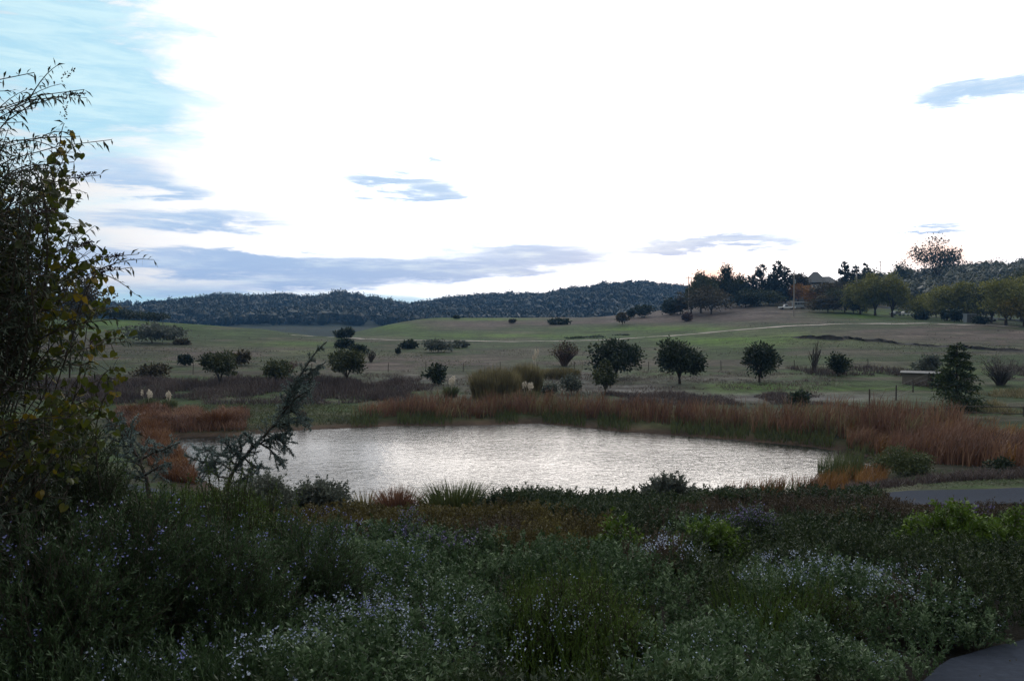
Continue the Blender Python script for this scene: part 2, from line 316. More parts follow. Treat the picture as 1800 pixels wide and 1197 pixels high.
M = dict(
 oak=mat_leaf('dark_oak_leaf', ((.010,.018,.010),(.022,.034,.016),(.05,.065,.03))),
 olive=mat_leaf('olive_leaf', ((.020,.028,.012),(.045,.056,.020),(.09,.095,.035))),
 willow=mat_leaf('olive_green_leaf', ((.06,.07,.018),(.16,.165,.035),(.30,.27,.06))),
 brown=mat_leaf('brown_olive_leaf', ((.025,.022,.012),(.06,.05,.022),(.11,.085,.04))),
 orange=mat_leaf('orange_leaf', ((.08,.04,.012),(.22,.11,.02),(.38,.17,.03))),
 yellow=mat_leaf('yellow_leaf', ((.07,.06,.012),(.20,.16,.03),(.34,.25,.04))),
 conifer=mat_leaf('conifer_needle', ((.010,.018,.014),(.020,.032,.022),(.045,.06,.04))),
 fir=mat_leaf('yellow_green_needle', ((.014,.024,.009),(.03,.05,.015),(.075,.10,.03))),
 greyleaf=mat_leaf('grey_green_leaf', ((.045,.055,.045),(.09,.105,.085),(.17,.19,.15))),
 greybark=mat_leaf('bare_twig', ((.04,.035,.032),(.07,.06,.055),(.11,.095,.085)), trans=0),
 redtwig=mat_leaf('red_brown_twig', ((.05,.03,.026),(.09,.052,.042),(.14,.08,.06)), trans=0),
 forest=mat_leaf('far_forest_leaf', ((.008,.014,.010),(.012,.021,.014),(.020,.030,.019)), nscale=.03, trans=.1),
 wood2=mat_leaf('hill_wood_leaf', ((.022,.030,.018),(.04,.048,.028),(.07,.078,.045)), nscale=.08, trans=.1),
 cattail=mat_leaf('rust_cattail_blade', ((.07,.040,.027),(.15,.078,.050),(.28,.165,.10)), nscale=.35),
 cattail_y=mat_leaf('ochre_cattail_blade', ((.10,.05,.018),(.20,.10,.028),(.30,.17,.05)), nscale=.5),
 rust=mat_leaf('orange_rust_blade', ((.065,.032,.017),(.13,.058,.026),(.21,.115,.05)), nscale=.5),
 sedge=mat_leaf('green_sedge_blade', ((.035,.05,.018),(.07,.09,.03),(.12,.13,.055)), nscale=.8),
 reed=mat_leaf('tan_reed_blade', ((.08,.07,.035),(.16,.14,.07),(.30,.26,.14)), nscale=.8),
 drygrass=mat_leaf('dry_grass_blade', ((.06,.05,.045),(.11,.09,.075),(.17,.145,.12)), nscale=.3),
 bramble=mat_leaf('brown_bramble', ((.035,.026,.026),(.065,.05,.048),(.11,.088,.08)), nscale=.3),
 meadow=mat_leaf('meadow_grass_blade', ((.045,.055,.026),(.075,.09,.04),(.12,.125,.065)), nscale=.12),
 plume=mat_leaf('cream_plume', ((.45,.40,.33),(.6,.55,.47),(.75,.7,.62)), trans=.4),
 pampas=mat_leaf('pampas_blade', ((.05,.07,.03),(.09,.11,.05),(.14,.16,.08))),
 rosemary=mat_leaf('rosemary_leaf', ((.010,.022,.009),(.028,.054,.020),(.075,.125,.055)), nscale=3, amp=.35),
 broom=mat_leaf('broom_leaf', ((.018,.034,.007),(.045,.078,.014),(.10,.15,.03)), nscale=2, amp=.4),
 grey=mat_leaf('grey_leaf', ((.012,.028,.010),(.042,.078,.032),(.18,.25,.14)), nscale=2, amp=.35),
 dark=mat_leaf('dark_shrub_leaf', ((.010,.019,.009),(.024,.040,.015),(.055,.078,.028)), nscale=1.2, amp=.4),
 ochre=mat_leaf('ochre_cover_leaf', ((.03,.024,.012),(.065,.055,.016),(.14,.12,.03)), nscale=1.2, amp=.5),
 ruddy=mat_leaf('ruddy_cover_leaf', ((.022,.016,.012),(.045,.034,.022),(.08,.06,.035)), nscale=1.2, amp=.5),
 lime=mat_leaf('lime_leaf', ((.03,.055,.006),(.06,.11,.012),(.12,.19,.022)), nscale=3, amp=.35),
 blueflower=mat_leaf('blue_flower', ((.12,.13,.34),(.24,.26,.58),(.42,.45,.80)), nscale=5, trans=.3),
 paleflower=mat_leaf('pale_flower', ((.20,.24,.38),(.34,.40,.56),(.55,.62,.72)), nscale=5, trans=.3),
 purple=mat_leaf('purple_flower', ((.07,.06,.13),(.13,.11,.24),(.26,.24,.42)), nscale=5, trans=.2),
 cedar=mat_leaf('blue_cedar_needle', ((.05,.08,.078),(.10,.145,.14),(.20,.26,.25)), nscale=2, trans=.1),
 bud=mat_leaf('narrow_grey_leaf', ((.010,.018,.010),(.026,.038,.022),(.085,.115,.085)), nscale=3, amp=.3),
 heart=mat_leaf('heart_leaf', ((.022,.032,.008),(.055,.070,.010),(.19,.13,.015)), nscale=1.5, trans=.45, amp=.45),
 seed=mat_leaf('seed_head', ((.02,.014,.016),(.04,.028,.032),(.07,.05,.055)), nscale=3),
 bark=mat_solid('bark', (.045,.035,.028), nscale=6, bump=.4, stretch=(1,1,.2)),
 palebark=mat_solid('pale_bark', (.10,.085,.07), nscale=6, bump=.4, stretch=(1,1,.2)),
 stem=mat_solid('shrub_stem', (.05,.04,.032), nscale=12),
 post=mat_solid('weathered_post', (.07,.06,.05), nscale=8, stretch=(1,1,.15)),
 wire=mat_solid('fence_wire', (.12,.12,.12), metal=.6, rough=.6),
 pole=mat_solid('pole_wood', (.26,.23,.20), nscale=5, stretch=(1,1,.1)),
 wall=mat_solid('shed_wall', (.17,.15,.13), nscale=1.5, stretch=(1,1,.2)),
 roofm=mat_solid('grey_shingle', (.085,.09,.095), nscale=4),
 housew=mat_solid('house_wall', (.16,.18,.19), nscale=2),
 white=mat_solid('white_paint', (.62,.64,.66), rough=.35, var=.08, spec=.5),
 glass=mat_solid('window_glass', (.03,.035,.04), rough=.08, var=.1, spec=.8),
 tyre=mat_solid('tyre_rubber', (.02,.02,.02), rough=.9),
 metal=mat_solid('grey_metal', (.22,.25,.27), rough=.5, var=.15),
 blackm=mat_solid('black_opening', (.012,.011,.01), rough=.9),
 redlamp=mat_solid('red_lens', (.35,.02,.015), rough=.3),
 gully=mat_solid('dark_bank_soil', (.018,.017,.016), nscale=1.2, bump=.6),
 rock=mat_solid('pale_stone', (.38,.36,.33), nscale=4, bump=.4),
)
# ------------------------------------------------------------ ground sheet
def grid_sheet(name, us, Ys, hfun, xf):
    Yg, Ug = np.meshgrid(Ys, us, indexing='ij'); X = xf(Ug, Yg); Z = hfun(X, Yg); ny, nx = X.shape
    V = np.stack([X, Yg, Z], -1).reshape(-1, 3); i = np.arange(ny - 1)[:, None] * nx; j = np.arange(nx - 1)[None]
    return V, np.stack([i + j, i + j + 1, i + nx + j + 1, i + nx + j], -1).reshape(-1, 4)
Ys = np.unique(np.r_[np.linspace(-70, 2, 14), np.linspace(2, 30, 80), np.linspace(30, 72, 190), np.linspace(72, 130, 110), np.linspace(130, 360, 150), np.linspace(360, 700, 50), np.linspace(700, 2300, 90)])
V, Fc = grid_sheet('ground', np.linspace(-1.15, 1.15, 430), Ys, H, lambda u, y: u * (np.maximum(y, 0) + 34))
mb = MB(); mb.add(V, Fc); 
# pigment of the ground: green sward, dry grey-mauve grass, bare soil (a map of what grows where)
X, Y = V[:, 0], V[:, 1]; s = X / np.maximum(Y, 20) * F + 900; yy = 555 - (V[:, 2] - 8) / np.maximum(Y, 5) * F
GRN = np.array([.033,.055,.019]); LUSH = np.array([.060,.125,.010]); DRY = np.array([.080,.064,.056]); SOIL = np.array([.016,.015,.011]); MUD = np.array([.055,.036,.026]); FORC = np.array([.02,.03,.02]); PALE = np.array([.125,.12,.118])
nz1 = fbm(s / 130, yy / 9, 4, 11); nz2 = fbm(X / 14, Y / 22, 4, 12); nz3 = fbm(s / 40, yy / 3.2, 3, 31)
gr = GRN * (.75 + .5 * nz2)[:, None]; dryf = sstep(nz1 + .25 * (nz3 - .5), .46, .66)
def bump(cx, cy, rx, ry): return np.exp(-((s - cx) / rx) ** 2 - ((yy - cy) / ry) ** 2)
dry_zone = np.clip(bump(1210, 550, 230, 15) * 1.8 + bump(1050, 560, 200, 8) + bump(1560, 590, 260, 12) + bump(900, 585, 60, 4) * .4 + bump(330, 615, 300, 12) * .8 + bump(700, 640, 500, 14) * .55 + bump(1700, 595, 200, 18) * .6 + bump(820, 570, 120, 6) * .5, 0, 1)
dryf = np.clip(dryf * .55 + dry_zone * (.6 + .5 * nz3), 0, 1)
lush = np.clip(bump(700, 575, 60, 8) * .7 + bump(1350, 600, 160, 9) * .7 + bump(200, 575, 160, 9) * .7 + bump(520, 605, 120, 6) * .6 + bump(1700, 650, 120, 8) * .5 + bump(1510, 553, 110, 8) + bump(1180, 578, 150, 5) + bump(900, 590, 200, 5) * .8 + bump(1290, 683, 75, 9) * 1.3 + bump(1500, 684, 110, 4) + bump(1400, 590, 60, 8) * .5 + bump(860, 561, 120, 3) + bump(330, 566, 250, 4) * .5 + bump(1250, 600, 90, 10) * .6 + bump(560, 620, 80, 7) * .5, 0, 1) * (.4 + .8 * nz3)
c = gr * (1 - dryf)[:, None] + DRY * (.75 + .5 * nz3)[:, None] * dryf[:, None]
lush = lush * (1 - .85 * np.clip(bump(1200, 549, 230, 14) * 1.6, 0, 1))
slope = np.clip(bump(1210, 549, 220, 13) * 1.3, 0, 1)[:, None] * .6; c = c * (1 - slope) + np.array([.105, .086, .082]) * (.6 + .8 * nz3)[:, None] * slope
c = c * (1 - np.clip(lush, 0, 1))[:, None] + LUSH * np.clip(lush, 0, 1)[:, None]
pale = np.clip(bump(1380, 700, 220, 9) * 1.1 + bump(1120, 685, 110, 10) + bump(730, 668, 140, 12) * .7 + bump(1010, 665, 60, 12) + bump(1260, 668, 120, 5) * .6, 0, 1) * (.5 + .7 * nz3); pale = np.clip(pale, 0, 1)[:, None]
c = c * (1 - pale) + PALE * pale
sdp = pond_sd(X, Y); mud = ((1 - sstep(sdp, .6, 3.2)) * (Y > 34))[:, None]; c = c * (1 - mud) + MUD * mud
gbank = np.exp(-((sdp - 3.0) / 1.6) ** 2)[:, None] * .7 * (Y > 45)[:, None]; c = c * (1 - gbank) + np.array([.045, .055, .022]) * gbank
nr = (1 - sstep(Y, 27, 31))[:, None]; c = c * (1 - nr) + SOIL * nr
fr = sstep(Y, 380, 470)[:, None]; c = c * (1 - fr) + FORC * fr
far_bald = (np.clip(bump(300, 536, 70, 5) + bump(1110, 512, 60, 8), 0, 1) * (Y > 900))[:, None]; c = c * (1 - far_bald) + np.array([.07, .08, .05]) * far_bald
m = bpy.data.materials.new('ground_soil_and_sward'); m.use_nodes = True; t = NT(m.node_tree); p = t.n['Principled BSDF']
va = t.node('ShaderNodeAttribute', attribute_name='pigment'); geo = t.node('ShaderNodeNewGeometry'); mp = t.node('ShaderNodeMapping'); t.l.new(geo.outputs[0], mp.inputs[0]); mp.inputs['Scale'].default_value = (1, .45, 1)
mp2 = t.node('ShaderNodeMapping'); t.l.new(geo.outputs[0], mp2.inputs[0]); mp2.inputs['Scale'].default_value = (.10, .55, .9); nc = t.ramp(t.noise(mp2.outputs[0], .8, 5, .6), .3, .7)
na = t.noise(mp.outputs[0], .9, 8, .7); nb = t.noise(mp.outputs[0], .12, 6, .65); k = t.m('MULTIPLY', t.m('MULTIPLY', t.m('ADD', -.1, t.m('MULTIPLY', na, 2.1)), t.m('ADD', .45, t.m('MULTIPLY', nb, 1.1))), t.m('ADD', .50, t.m('MULTIPLY', nc, .72)))
t.l.new(t.mix(1.0, va.outputs[0], t.comb(k, k, k), 'MULTIPLY'), p.inputs['Base Color']); p.inputs['Roughness'].default_value = .95; p.inputs['Specular IOR Level'].default_value = .1
bp = t.node('ShaderNodeBump'); bp.inputs['Strength'].default_value = .8; bp.inputs['Distance'].default_value = .35; t.l.new(na, bp.inputs['Height']); t.l.new(bp.outputs[0], p.inputs['Normal'])
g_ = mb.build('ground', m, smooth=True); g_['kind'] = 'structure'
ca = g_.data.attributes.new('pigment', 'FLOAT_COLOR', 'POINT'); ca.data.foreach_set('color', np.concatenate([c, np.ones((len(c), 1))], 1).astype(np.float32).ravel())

# ------------------------------------------------------------ water
m = bpy.data.materials.new('pond_water'); m.use_nodes = True; t = NT(m.node_tree); p = t.n['Principled BSDF']
p.inputs['Base Color'].default_value = (.012, .014, .012, 1); p.inputs['Roughness'].default_value = .07; p.inputs['IOR'].default_value = 1.33; p.inputs['Specular IOR Level'].default_value = .5
geo = t.node('ShaderNodeNewGeometry'); mp = t.node('ShaderNodeMapping'); t.l.new(geo.outputs[0], mp.inputs[0]); mp.inputs['Scale'].default_value = (.55, 1.05, 1)
a = t.noise(mp.outputs[0], 4.2, 3, .55, .4); b = t.noise(mp.outputs[0], 1.4, 2, .5, .3)
calm = t.ramp(t.noise(mp.outputs[0], .06, 2), .38, .62)
hgt = t.m('ADD', a, t.m('MULTIPLY', b, .9))
bp = t.node('ShaderNodeBump'); t.put(bp.inputs['Strength'], t.m('ADD', .30, t.m('MULTIPLY', calm, .7))); bp.inputs['Distance'].default_value = .07
t.l.new(hgt, bp.inputs['Height']); t.l.new(bp.outputs[0], p.inputs['Normal'])
cx, cy = POND.mean(0); WP = POND + unit(POND - [cx, cy]) * 1.5
mb = MB(); n = len(WP); mb.add(np.concatenate([[[cx, cy, 0]], np.c_[WP, np.zeros(n)]]), [[0, 1 + i, 1 + (i + 1) % n] for i in range(n)])
o = mb.build('pond_water', m); o['kind'] = 'structure'

# ------------------------------------------------------------ roads and tracks
def strip(name, P2, width, mat, dz=.03, n=140, nw=6, wob=.15):
    P2 = path_pts(np.asarray(P2, float)[:, :2], n); tg = unit(np.gradient(P2, axis=0)); nn = np.stack([-tg[:, 1], tg[:, 0]], 1)
    wv = np.linspace(-.5, .5, nw); hw = width * (1 + wob * (fbm(np.arange(n) / 4, np.zeros(n), 2, 5) - .5))
    XY = P2[:, None] + nn[:, None] * (wv[None, :, None] * hw[:, None, None]); Z = H(XY[..., 0], XY[..., 1]) + dz
    mb = MB(); i = np.arange(n - 1)[:, None] * nw; j = np.arange(nw - 1)[None]
    mb.add(np.concatenate([XY, Z[..., None]], -1).reshape(-1, 3), np.stack([i + j, i + j + 1, i + nw + j + 1, i + nw + j], -1).reshape(-1, 4))
    o = mb.build(name, mat, smooth=True); o['kind'] = 'structure'; return o
asph = mat_solid('grey_asphalt', (.030,.037,.052), nscale=14, var=.45, bump=.5, spec=.04, rough=1)
dirt = mat_solid('pale_dirt', (.30,.27,.24), nscale=1.5, var=.35)
TR = [cast(*q) for q in [(1790,576),(1740,572),(1650,570),(1560,570),(1480,570),(1400,573),(1330,578),(1260,584),(1180,591),(1100,596),(1030,599),(930,600.5),(830,600),(740,599),(680,598),(630,596),(590,593.5),(550,591.5),(515,590)]]
strip('dirt_track', [q for q in TR if q is not None], 2.1, dirt, .10, 220, 4, .5)
strip('road', [(-40, 44), (-24, 37.5), (-17, 34.5), (-12, 31.8), (0, 29.8), (10, 29.4), (18, 28.9), (32, 29.4), (50, 30)], 3.0, asph, .06)
P = [cast(*q) for q in [(1900,1110),(1790,1165),(1770,1240),(1750,1400)]]
strip('path', [(9.0, 8.2), (6.2, 6.9), (4.35, 5.6), (3.1, 4.2), (2.4, 2.0), (2.3, -1)], 2.5, asph, .05, 60)
strip('parking_road', [spot(q[0], q[1])[:2] for q in [(1500,318),(1600,306),(1680,285),(1740,262),(1800,243),(1900,225)]], 5.0, asph, .12, 60)

# ------------------------------------------------------------ plant builders
def crown_pts(c, rx, ry, rz, n, nb=10, fill=.55, seed=None, flat=0):
    """leaf places: on lumps that stand round an uneven ellipsoid"""
    th = U(0, 2 * np.pi, nb); ph = np.arccos(U(-.75, 1, nb)); k = U(.35, .80, nb)
    B = np.stack([np.sin(ph) * np.cos(th), np.sin(ph) * np.sin(th), np.cos(ph)], 1) * k[:, None]; R = U(.24, .52, nb)
    B = np.concatenate([B, [[0, 0, 0]]]); R = np.r_[R, .62]
    w_ = R ** 2 / (R ** 2).sum(); id_ = rng.choice(nb + 1, n, p=w_)
    d = unit(rng.normal(size=(n, 3))); r = R[id_] * (U(0, 1, n) ** (1 - fill)) * (1 + .18 * rng.normal(size=n))
    q = B[id_] + d * r[:, None]
    return c + q * np.array([rx, ry, rz]), d, (id_ * .37 % 1)
def limbs(mb, base, top_c, rx, rz, r0, n=6, forked=False, th=.25):
    """tapering trunk and limbs"""
    b = np.array(base, float); c = np.array(top_c, float); hgt = c[2] - b[2]; knee = b + (c - b) * th + np.array([U(-.05, .05) * rx, U(-.05, .05) * rx, 0])
    tube(mb, curve3(b - [0, 0, .3], b + (knee - b) * .5, knee, 5), np.linspace(r0 * 1.25, r0 * .85, 5), 6)
    for k in range(n):
        a = 2 * np.pi * k / n + U(-.4, .4); e = c + np.array([math.cos(a) * rx * U(.4, .8), math.sin(a) * rx * U(.4, .8), rz * U(-.1, .75)])
        pts = curve3(knee, knee + (e - knee) * .4 + [0, 0, hgt * .18], e, 6); tube(mb, pts, np.linspace(r0 * .6, r0 * .12, 6), 4)
        for j in range(3):
            s0 = pts[U(2, 5).__int__()]; e2 = s0 + np.array([U(-.5, .5) * rx, U(-.5, .5) * rx, U(.1, .6) * rz]); tube(mb, curve3(s0, (s0 + e2) / 2 + [0, 0, .1 * rz], e2, 4), np.linspace(r0 * .25, r0 * .05, 4), 3)
def tree(name, label, px, base, top, wid, mat, group=None, cat='tree', Y=None, trunk=.14, n=None, ls=None, bark='bark', nb=13, dens=1.0, fill=.6, ry=None, lift=0):
    P = spot(px, Y) if Y else cast(px, base)
    if P is None: P = spot(px, 300)
    Yd = P[1]; 
    basepy = base if Y is None else 555 + (8 - P[2]) * F / Yd
    h = max(.4, (basepy - top) * Yd / F); rx = wid * Yd / F / 2 * 1.12; r = empty(name, P, label, cat, group)
    cz = P[2] + h * (trunk + (1 - trunk) / 2); rz = h * (1 - trunk) / 2
    ls = min(ls or max(.05, Yd * .0030), rx * .32); n = n or int(np.clip(12.0 * dens * (rx * 2 * rz * 2) / (ls * ls), 900, 9000))
    q, d, cl = crown_pts(np.array([P[0], P[1], cz]), rx * 1.0, (ry or rx) * .95, rz * 1.0, n, nb + 6, fill)
    keep = q[:, 2] > P[2] + .05 * h; q, d, cl = q[keep], d[keep], cl[keep]
    lf = MB(); leaves(lf, q, d + rng.normal(size=q.shape) * .8, ls * U(.8, 1.7, len(q)), ls * U(.5, .9, len(q)), np.clip(cl * .5 + U(0, .5, len(q)), 0, 1))
    tk = MB(); limbs(tk, P, (P[0], P[1], cz), rx * .8, rz * .8, max(.03, h * .028), 6, th=max(.2, trunk * 1.1))
    child(tk, 'trunk' if trunk > .08 else 'stems', M[bark], r); child(lf, 'crown' if trunk > .08 else 'foliage', M[mat], r)
    return r
def shrub(name, label, px, base, top, wid, mat, **k):
    k.setdefault('cat', 'shrub'); k.setdefault('trunk', .02); k.setdefault('nb', 9); return tree(name, label, px, base, top, wid, mat, **k)
def conifer(name, label, px, base, top, wid, mat, Y=None, group=None, dens=1.0, droop=.12, skirt=.04, ragged=.25, cat='conifer'):
    P = spot(px, Y) if Y else cast(px, base); Yd = P[1]; basepy = 555 + (8 - P[2]) * F / Yd; h = (basepy - top) * Yd / F; R = wid * Yd / F / 2
    r = empty(name, P, label, cat, group); tk = MB(); lf = MB(); ls = max(.10, Yd * .0030)
    tube(tk, np.array([P - [0, 0, .3], P + [0, 0, h * .5], P + [0, 0, h * .99]]), [h * .022, h * .014, .02], 6)
    nw = int(np.clip(h / (ls * 1.5), 10, 30)); PP = []; DD = []; TT = []
    for k in range(nw):
        f = skirt + (1 - skirt) * k / nw; L = R * 1.1 * (1 - f) ** .7 * (1 if f > .12 else .8); m_ = 7
        for j in range(m_):
            a = U(0, 6.28); l = L * U(1 - ragged, 1 + ragged * .6); z0 = P[2] + h * f + U(-.02, .02) * h
            e = np.array([math.cos(a) * l, math.sin(a) * l, -droop * l + .06 * h * (1 - f) * 0 + l * .12]); s0 = np.array([P[0], P[1], z0])
            pts = curve3(s0, s0 + e * .5 + [0, 0, .1 * l], s0 + e, 5)
            if l > .3: tube(tk, pts, np.linspace(max(.01, h * .004), .006, 5), 3)
            c_ = int(np.clip(16 * dens * l / max(R, .1) * (1 + R / ls / 12), 4, 60)); tt = U(.12, 1.0, c_); q = s0 + e * tt[:, None] + np.stack([0 * tt, 0 * tt, .1 * l * 2 * tt * (1 - tt)], 1)
            q += rng.normal(size=q.shape) * l * .11 * np.array([1, 1, .45]); PP.append(q); DD.append(e / l + rng.normal(size=q.shape) * .55 + [0, 0, -.15]); TT.append(np.full(c_, U(0, .5)) + U(0, .5, c_))
    q = np.concatenate(PP); leaves(lf, q, np.concatenate(DD), ls * U(.9, 2.0, len(q)), ls * U(.35, .6, len(q)), np.concatenate(TT))
    child(tk, 'trunk', M['bark'], r); child(lf, 'crown', M[mat], r); return r
def bare(name, label, px, base, top, wid, mat='greybark', Y=None, group=None, cat='bare shrub', n=26, leafy=0, upright=.5):
    P = spot(px, Y) if Y else cast(px, base); Yd = P[1]; basepy = 555 + (8 - P[2]) * F / Yd; h = (basepy - top) * Yd / F; R = wid * Yd / F / 2
    r = empty(name, P, label, cat, group); tk = MB(); tw = []; th = max(.012, Yd * .00042)
    st = MB()
    for k in range(n):
        a = U(0, 6.28); rr = R * math.sqrt(U(0, 1)); e = P + np.array([math.cos(a) * rr, math.sin(a) * rr, h * U(.55, 1.0) * (1 - .3 * (rr / R) ** 2)]); b = P + np.array([math.cos(a), math.sin(a), 0]) * rr * .15
        pts = curve3(b - [0, 0, .1], b + (e - b) * [.25, .25, .55], e, 7); tube(tk if k % 5 else st, pts, np.linspace(th * (1.8 if k % 5 else 2.6), th * .5, 7), 3, U(0, 1))
        for j in range(8):
            s0 = pts[int(U(2, 7))]; e2 = s0 + np.array([U(-.35, .35) * R, U(-.35, .35) * R, U(.0, .25) * h]); tube(tk, np.array([s0, (s0 + e2) / 2 + [0, 0, .03 * h], e2]), [th * .7, th * .5, th * .3], 3, U(0, 1), cap=False)
    child(st, 'stems', M['stem'], r); child(tk, 'twigs', M[mat], r)
    if leafy:
        lf = MB(); q, d, cl = crown_pts(P + [0, 0, h * .6], R, R, h * .45, leafy, 7); leaves(lf, q, d + rng.normal(size=q.shape), Yd * .0028, Yd * .0018); child(lf, 'leaves', M['brown'], r)
    return r
def clump(name, label, px, base, top, wid, mat, Y=None, group=None, cat='grass clump', n=400, bw=None, spread=.35, plumes=0, curve=.5):
    P = spot(px, Y) if Y else cast(px, base); Yd = P[1]; basepy = 555 + (8 - P[2]) * F / Yd; h = (basepy - top) * Yd / F; R = wid * Yd / F / 2
    r = empty(name, P, label, cat, group); b = MB(); a = U(0, 6.28, n); rr = R * np.sqrt(U(0, 1, n)) * .75; q = P + np.stack([np.cos(a) * rr, np.sin(a) * rr * .8, 0 * a], 1); q[:, 2] = H(q[:, 0], q[:, 1]) - .03
    hh = h * U(.55, 1.0, n) * (1 - .35 * (rr / R) ** 2) * (.82 if plumes else 1); ln = np.stack([np.cos(a), np.sin(a)], 1) * (R * spread * U(.1, 1.2, n) * (.3 + rr / R))[:, None] + rng.normal(size=(n, 2)) * R * .06
    blades(b, q, hh, ln, bw or max(.012, Yd * .0011), curve); child(b, 'blades', M[mat], r)
    for k in range(plumes):
        pm = MB(); a_ = U(0, 6.28); rr_ = R * U(.1, .55); e = P + np.array([math.cos(a_) * rr_, math.sin(a_) * rr_, h * U(.86, 1.02)]); b0 = P + np.array([math.cos(a_), math.sin(a_), 0]) * rr_ * .3
        tube(pm, np.array([b0, (b0 + e) / 2, e]), [.012, .012, .01], 3); L = min(h * .34, .5); tt = U(0, 1, 60); qq = e + np.stack([0 * tt, 0 * tt, -L * tt], 1); w_ = Yd * .0007 * (np.sin(np.pi * np.clip(tt, .08, 1)) ** .7)
        leaves(pm, qq + rng.normal(size=qq.shape) * w_[:, None] * [1, 1, .3], rng.normal(size=qq.shape) * .5 + [0, 0, 1], L * .2, Yd * .0009); child(pm, 'plume', M['plume'], r)
    return r


# ------------------------------------------------------------ far hills: woods as one mass, lone trees on the bald top
def wood_mass(name, label, pts, rad, mat, nl, ls, cat='woodland'):
    """rough lumpy crowns set close together"""
    mb = MB(); n = len(pts); hh = rad * 1.15
    ico = bpy.data.meshes.new('tmp'); import bmesh; bm = bmesh.new(); bmesh.ops.create_icosphere(bm, subdivisions=1, radius=1); bm.verts.ensure_lookup_table()
    iv = np.array([v.co[:] for v in bm.verts]); jf = np.array([[v.index for v in f.verts] for f in bm.faces]); bm.free(); bpy.data.meshes.remove(ico)
    V = pts[:, None] + iv[None] * (np.stack([rad, rad, hh], 1)[:, None] * .72) * U(.75, 1.2, (n, len(iv), 1)) + np.array([0, 0, 1])[None, None] * (hh * .7)[:, None, None]
    tt = U(0, 1, n); mb.add(V.reshape(-1, 3), (jf[None] + (np.arange(n) * len(iv))[:, None, None]).reshape(-1, 3), np.repeat(tt, len(jf)))
    k = np.repeat(np.arange(n), nl); d = unit(rng.normal(size=(n * nl, 3))); d[:, 2] = np.abs(d[:, 2]) * 1.1 - .25
    q = pts[k] + d * np.stack([rad, rad, hh], 1)[k] * U(.75, 1.1, (n * nl, 1)) + np.array([0, 0, 1]) * (hh * .7)[k][:, None]
    leaves(mb, q, d + rng.normal(size=q.shape) * .6, ls * U(.7, 1.5, n * nl), ls * U(.6, 1, n * nl), np.clip(tt[k] * .6 + U(0, .4, n * nl), 0, 1))
    return tag(mb.build(name, M[mat]), label, cat, kind='stuff')
sx = U(-60, 1420, 5200); sy = 700 + 560 * U(0, 1, 5200) ** .8
X = (sx - 900) / F * sy; yy = 555 - (H(X, sy) - 8) / sy * F
bald = ((np.abs(sx - 300) < 75) & (sy > 1020)) | ((np.abs(sx - 1115) < 45) & (sy > 1120) & (U(0, 1, 5200) < .75))
ok = ~bald; pts = np.stack([X, sy, H(X, sy)], 1)[ok]
wood_mass('far_woods', 'blue hazy oak woods covering the far hills', pts, U(5, 9, len(pts)) * (.7 + .4 * vnoise(pts[:, 0] / 60, pts[:, 1] / 60, 3)), 'forest', 40, 2.0)
for px, hh, wd in [(240, 9, 7), (246, 6, 6), (262, 8, 14), (279, 7, 16), (287, 6, 14), (300, 13, 10), (862, 10, 9), (1027, 14, 8), (1099, 12, 4)]:
    P = spot(px, 1190); topy = 555 - (P[2] + hh + 2 - 8) / 1190 * F
    tree('hilltop_tree', {240:'small lone tree on the far bald hilltop, leftmost',246:'small tree just right of the leftmost one on the far bald hilltop',262:'round dark tree on the far bald hilltop before the wide ones',279:'wide flat tree on the far bald hilltop',287:'second wide flat tree on the far bald hilltop',300:'tallest tree on the far bald hilltop at left',862:'taller tree breaking the far wooded skyline in the middle',1027:'single tree standing up on the far shoulder left of the highest hill',1099:'thin tree on the very top of the highest far hill'}[px], px, 0, topy, wd * F / 1190, 'forest', Y=1190, group='trees on the far skyline', n=260, nb=5, ls=2.2)

# the wooded hill at right
sx = U(1400, 2150, 1500); sy = 335 + 230 * U(0, 1, 1500); X = (sx - 900) / F * sy; pts = np.stack([X, sy, H(X, sy) - .5], 1)
ok = ((sx > 1500) & (sy > 350)) | (sy > 430) | ((sx > 1620) & (sy > 320)); pts = pts[ok]
wood_mass('hillside_woods', 'grey green scrubby woods on the hill at right', pts, U(2.8, 5.4, len(pts)), 'wood2', 60, .8)

# hedgerows on the left crest
for k, (px, base, top, wd, lab) in enumerate([(170,556,534,90,'dark tree mass on the left hilltop behind the leafy shrub'),(215,556,541,46,'low dark trees on the left hilltop next to the tallest hedge'),(236,560,547,50,'dark hedge tree on the crest above the big oak thicket'),(275,561,549,56,'low dark hedge trees on the left crest, right of the hedge tree'),(128,556,462,105,'tall grey leafy tree behind the leaning shrub at left')]):
    tree('hill_tree', lab, px, base, top, wd, 'oak' if k < 4 else 'brown', Y=243 if k < 4 else 150, group='trees along the left hill crest', ls=.55 if k < 4 else .42, trunk=.05 if k < 4 else .2, n=900 if k < 4 else 3200, ry=5)

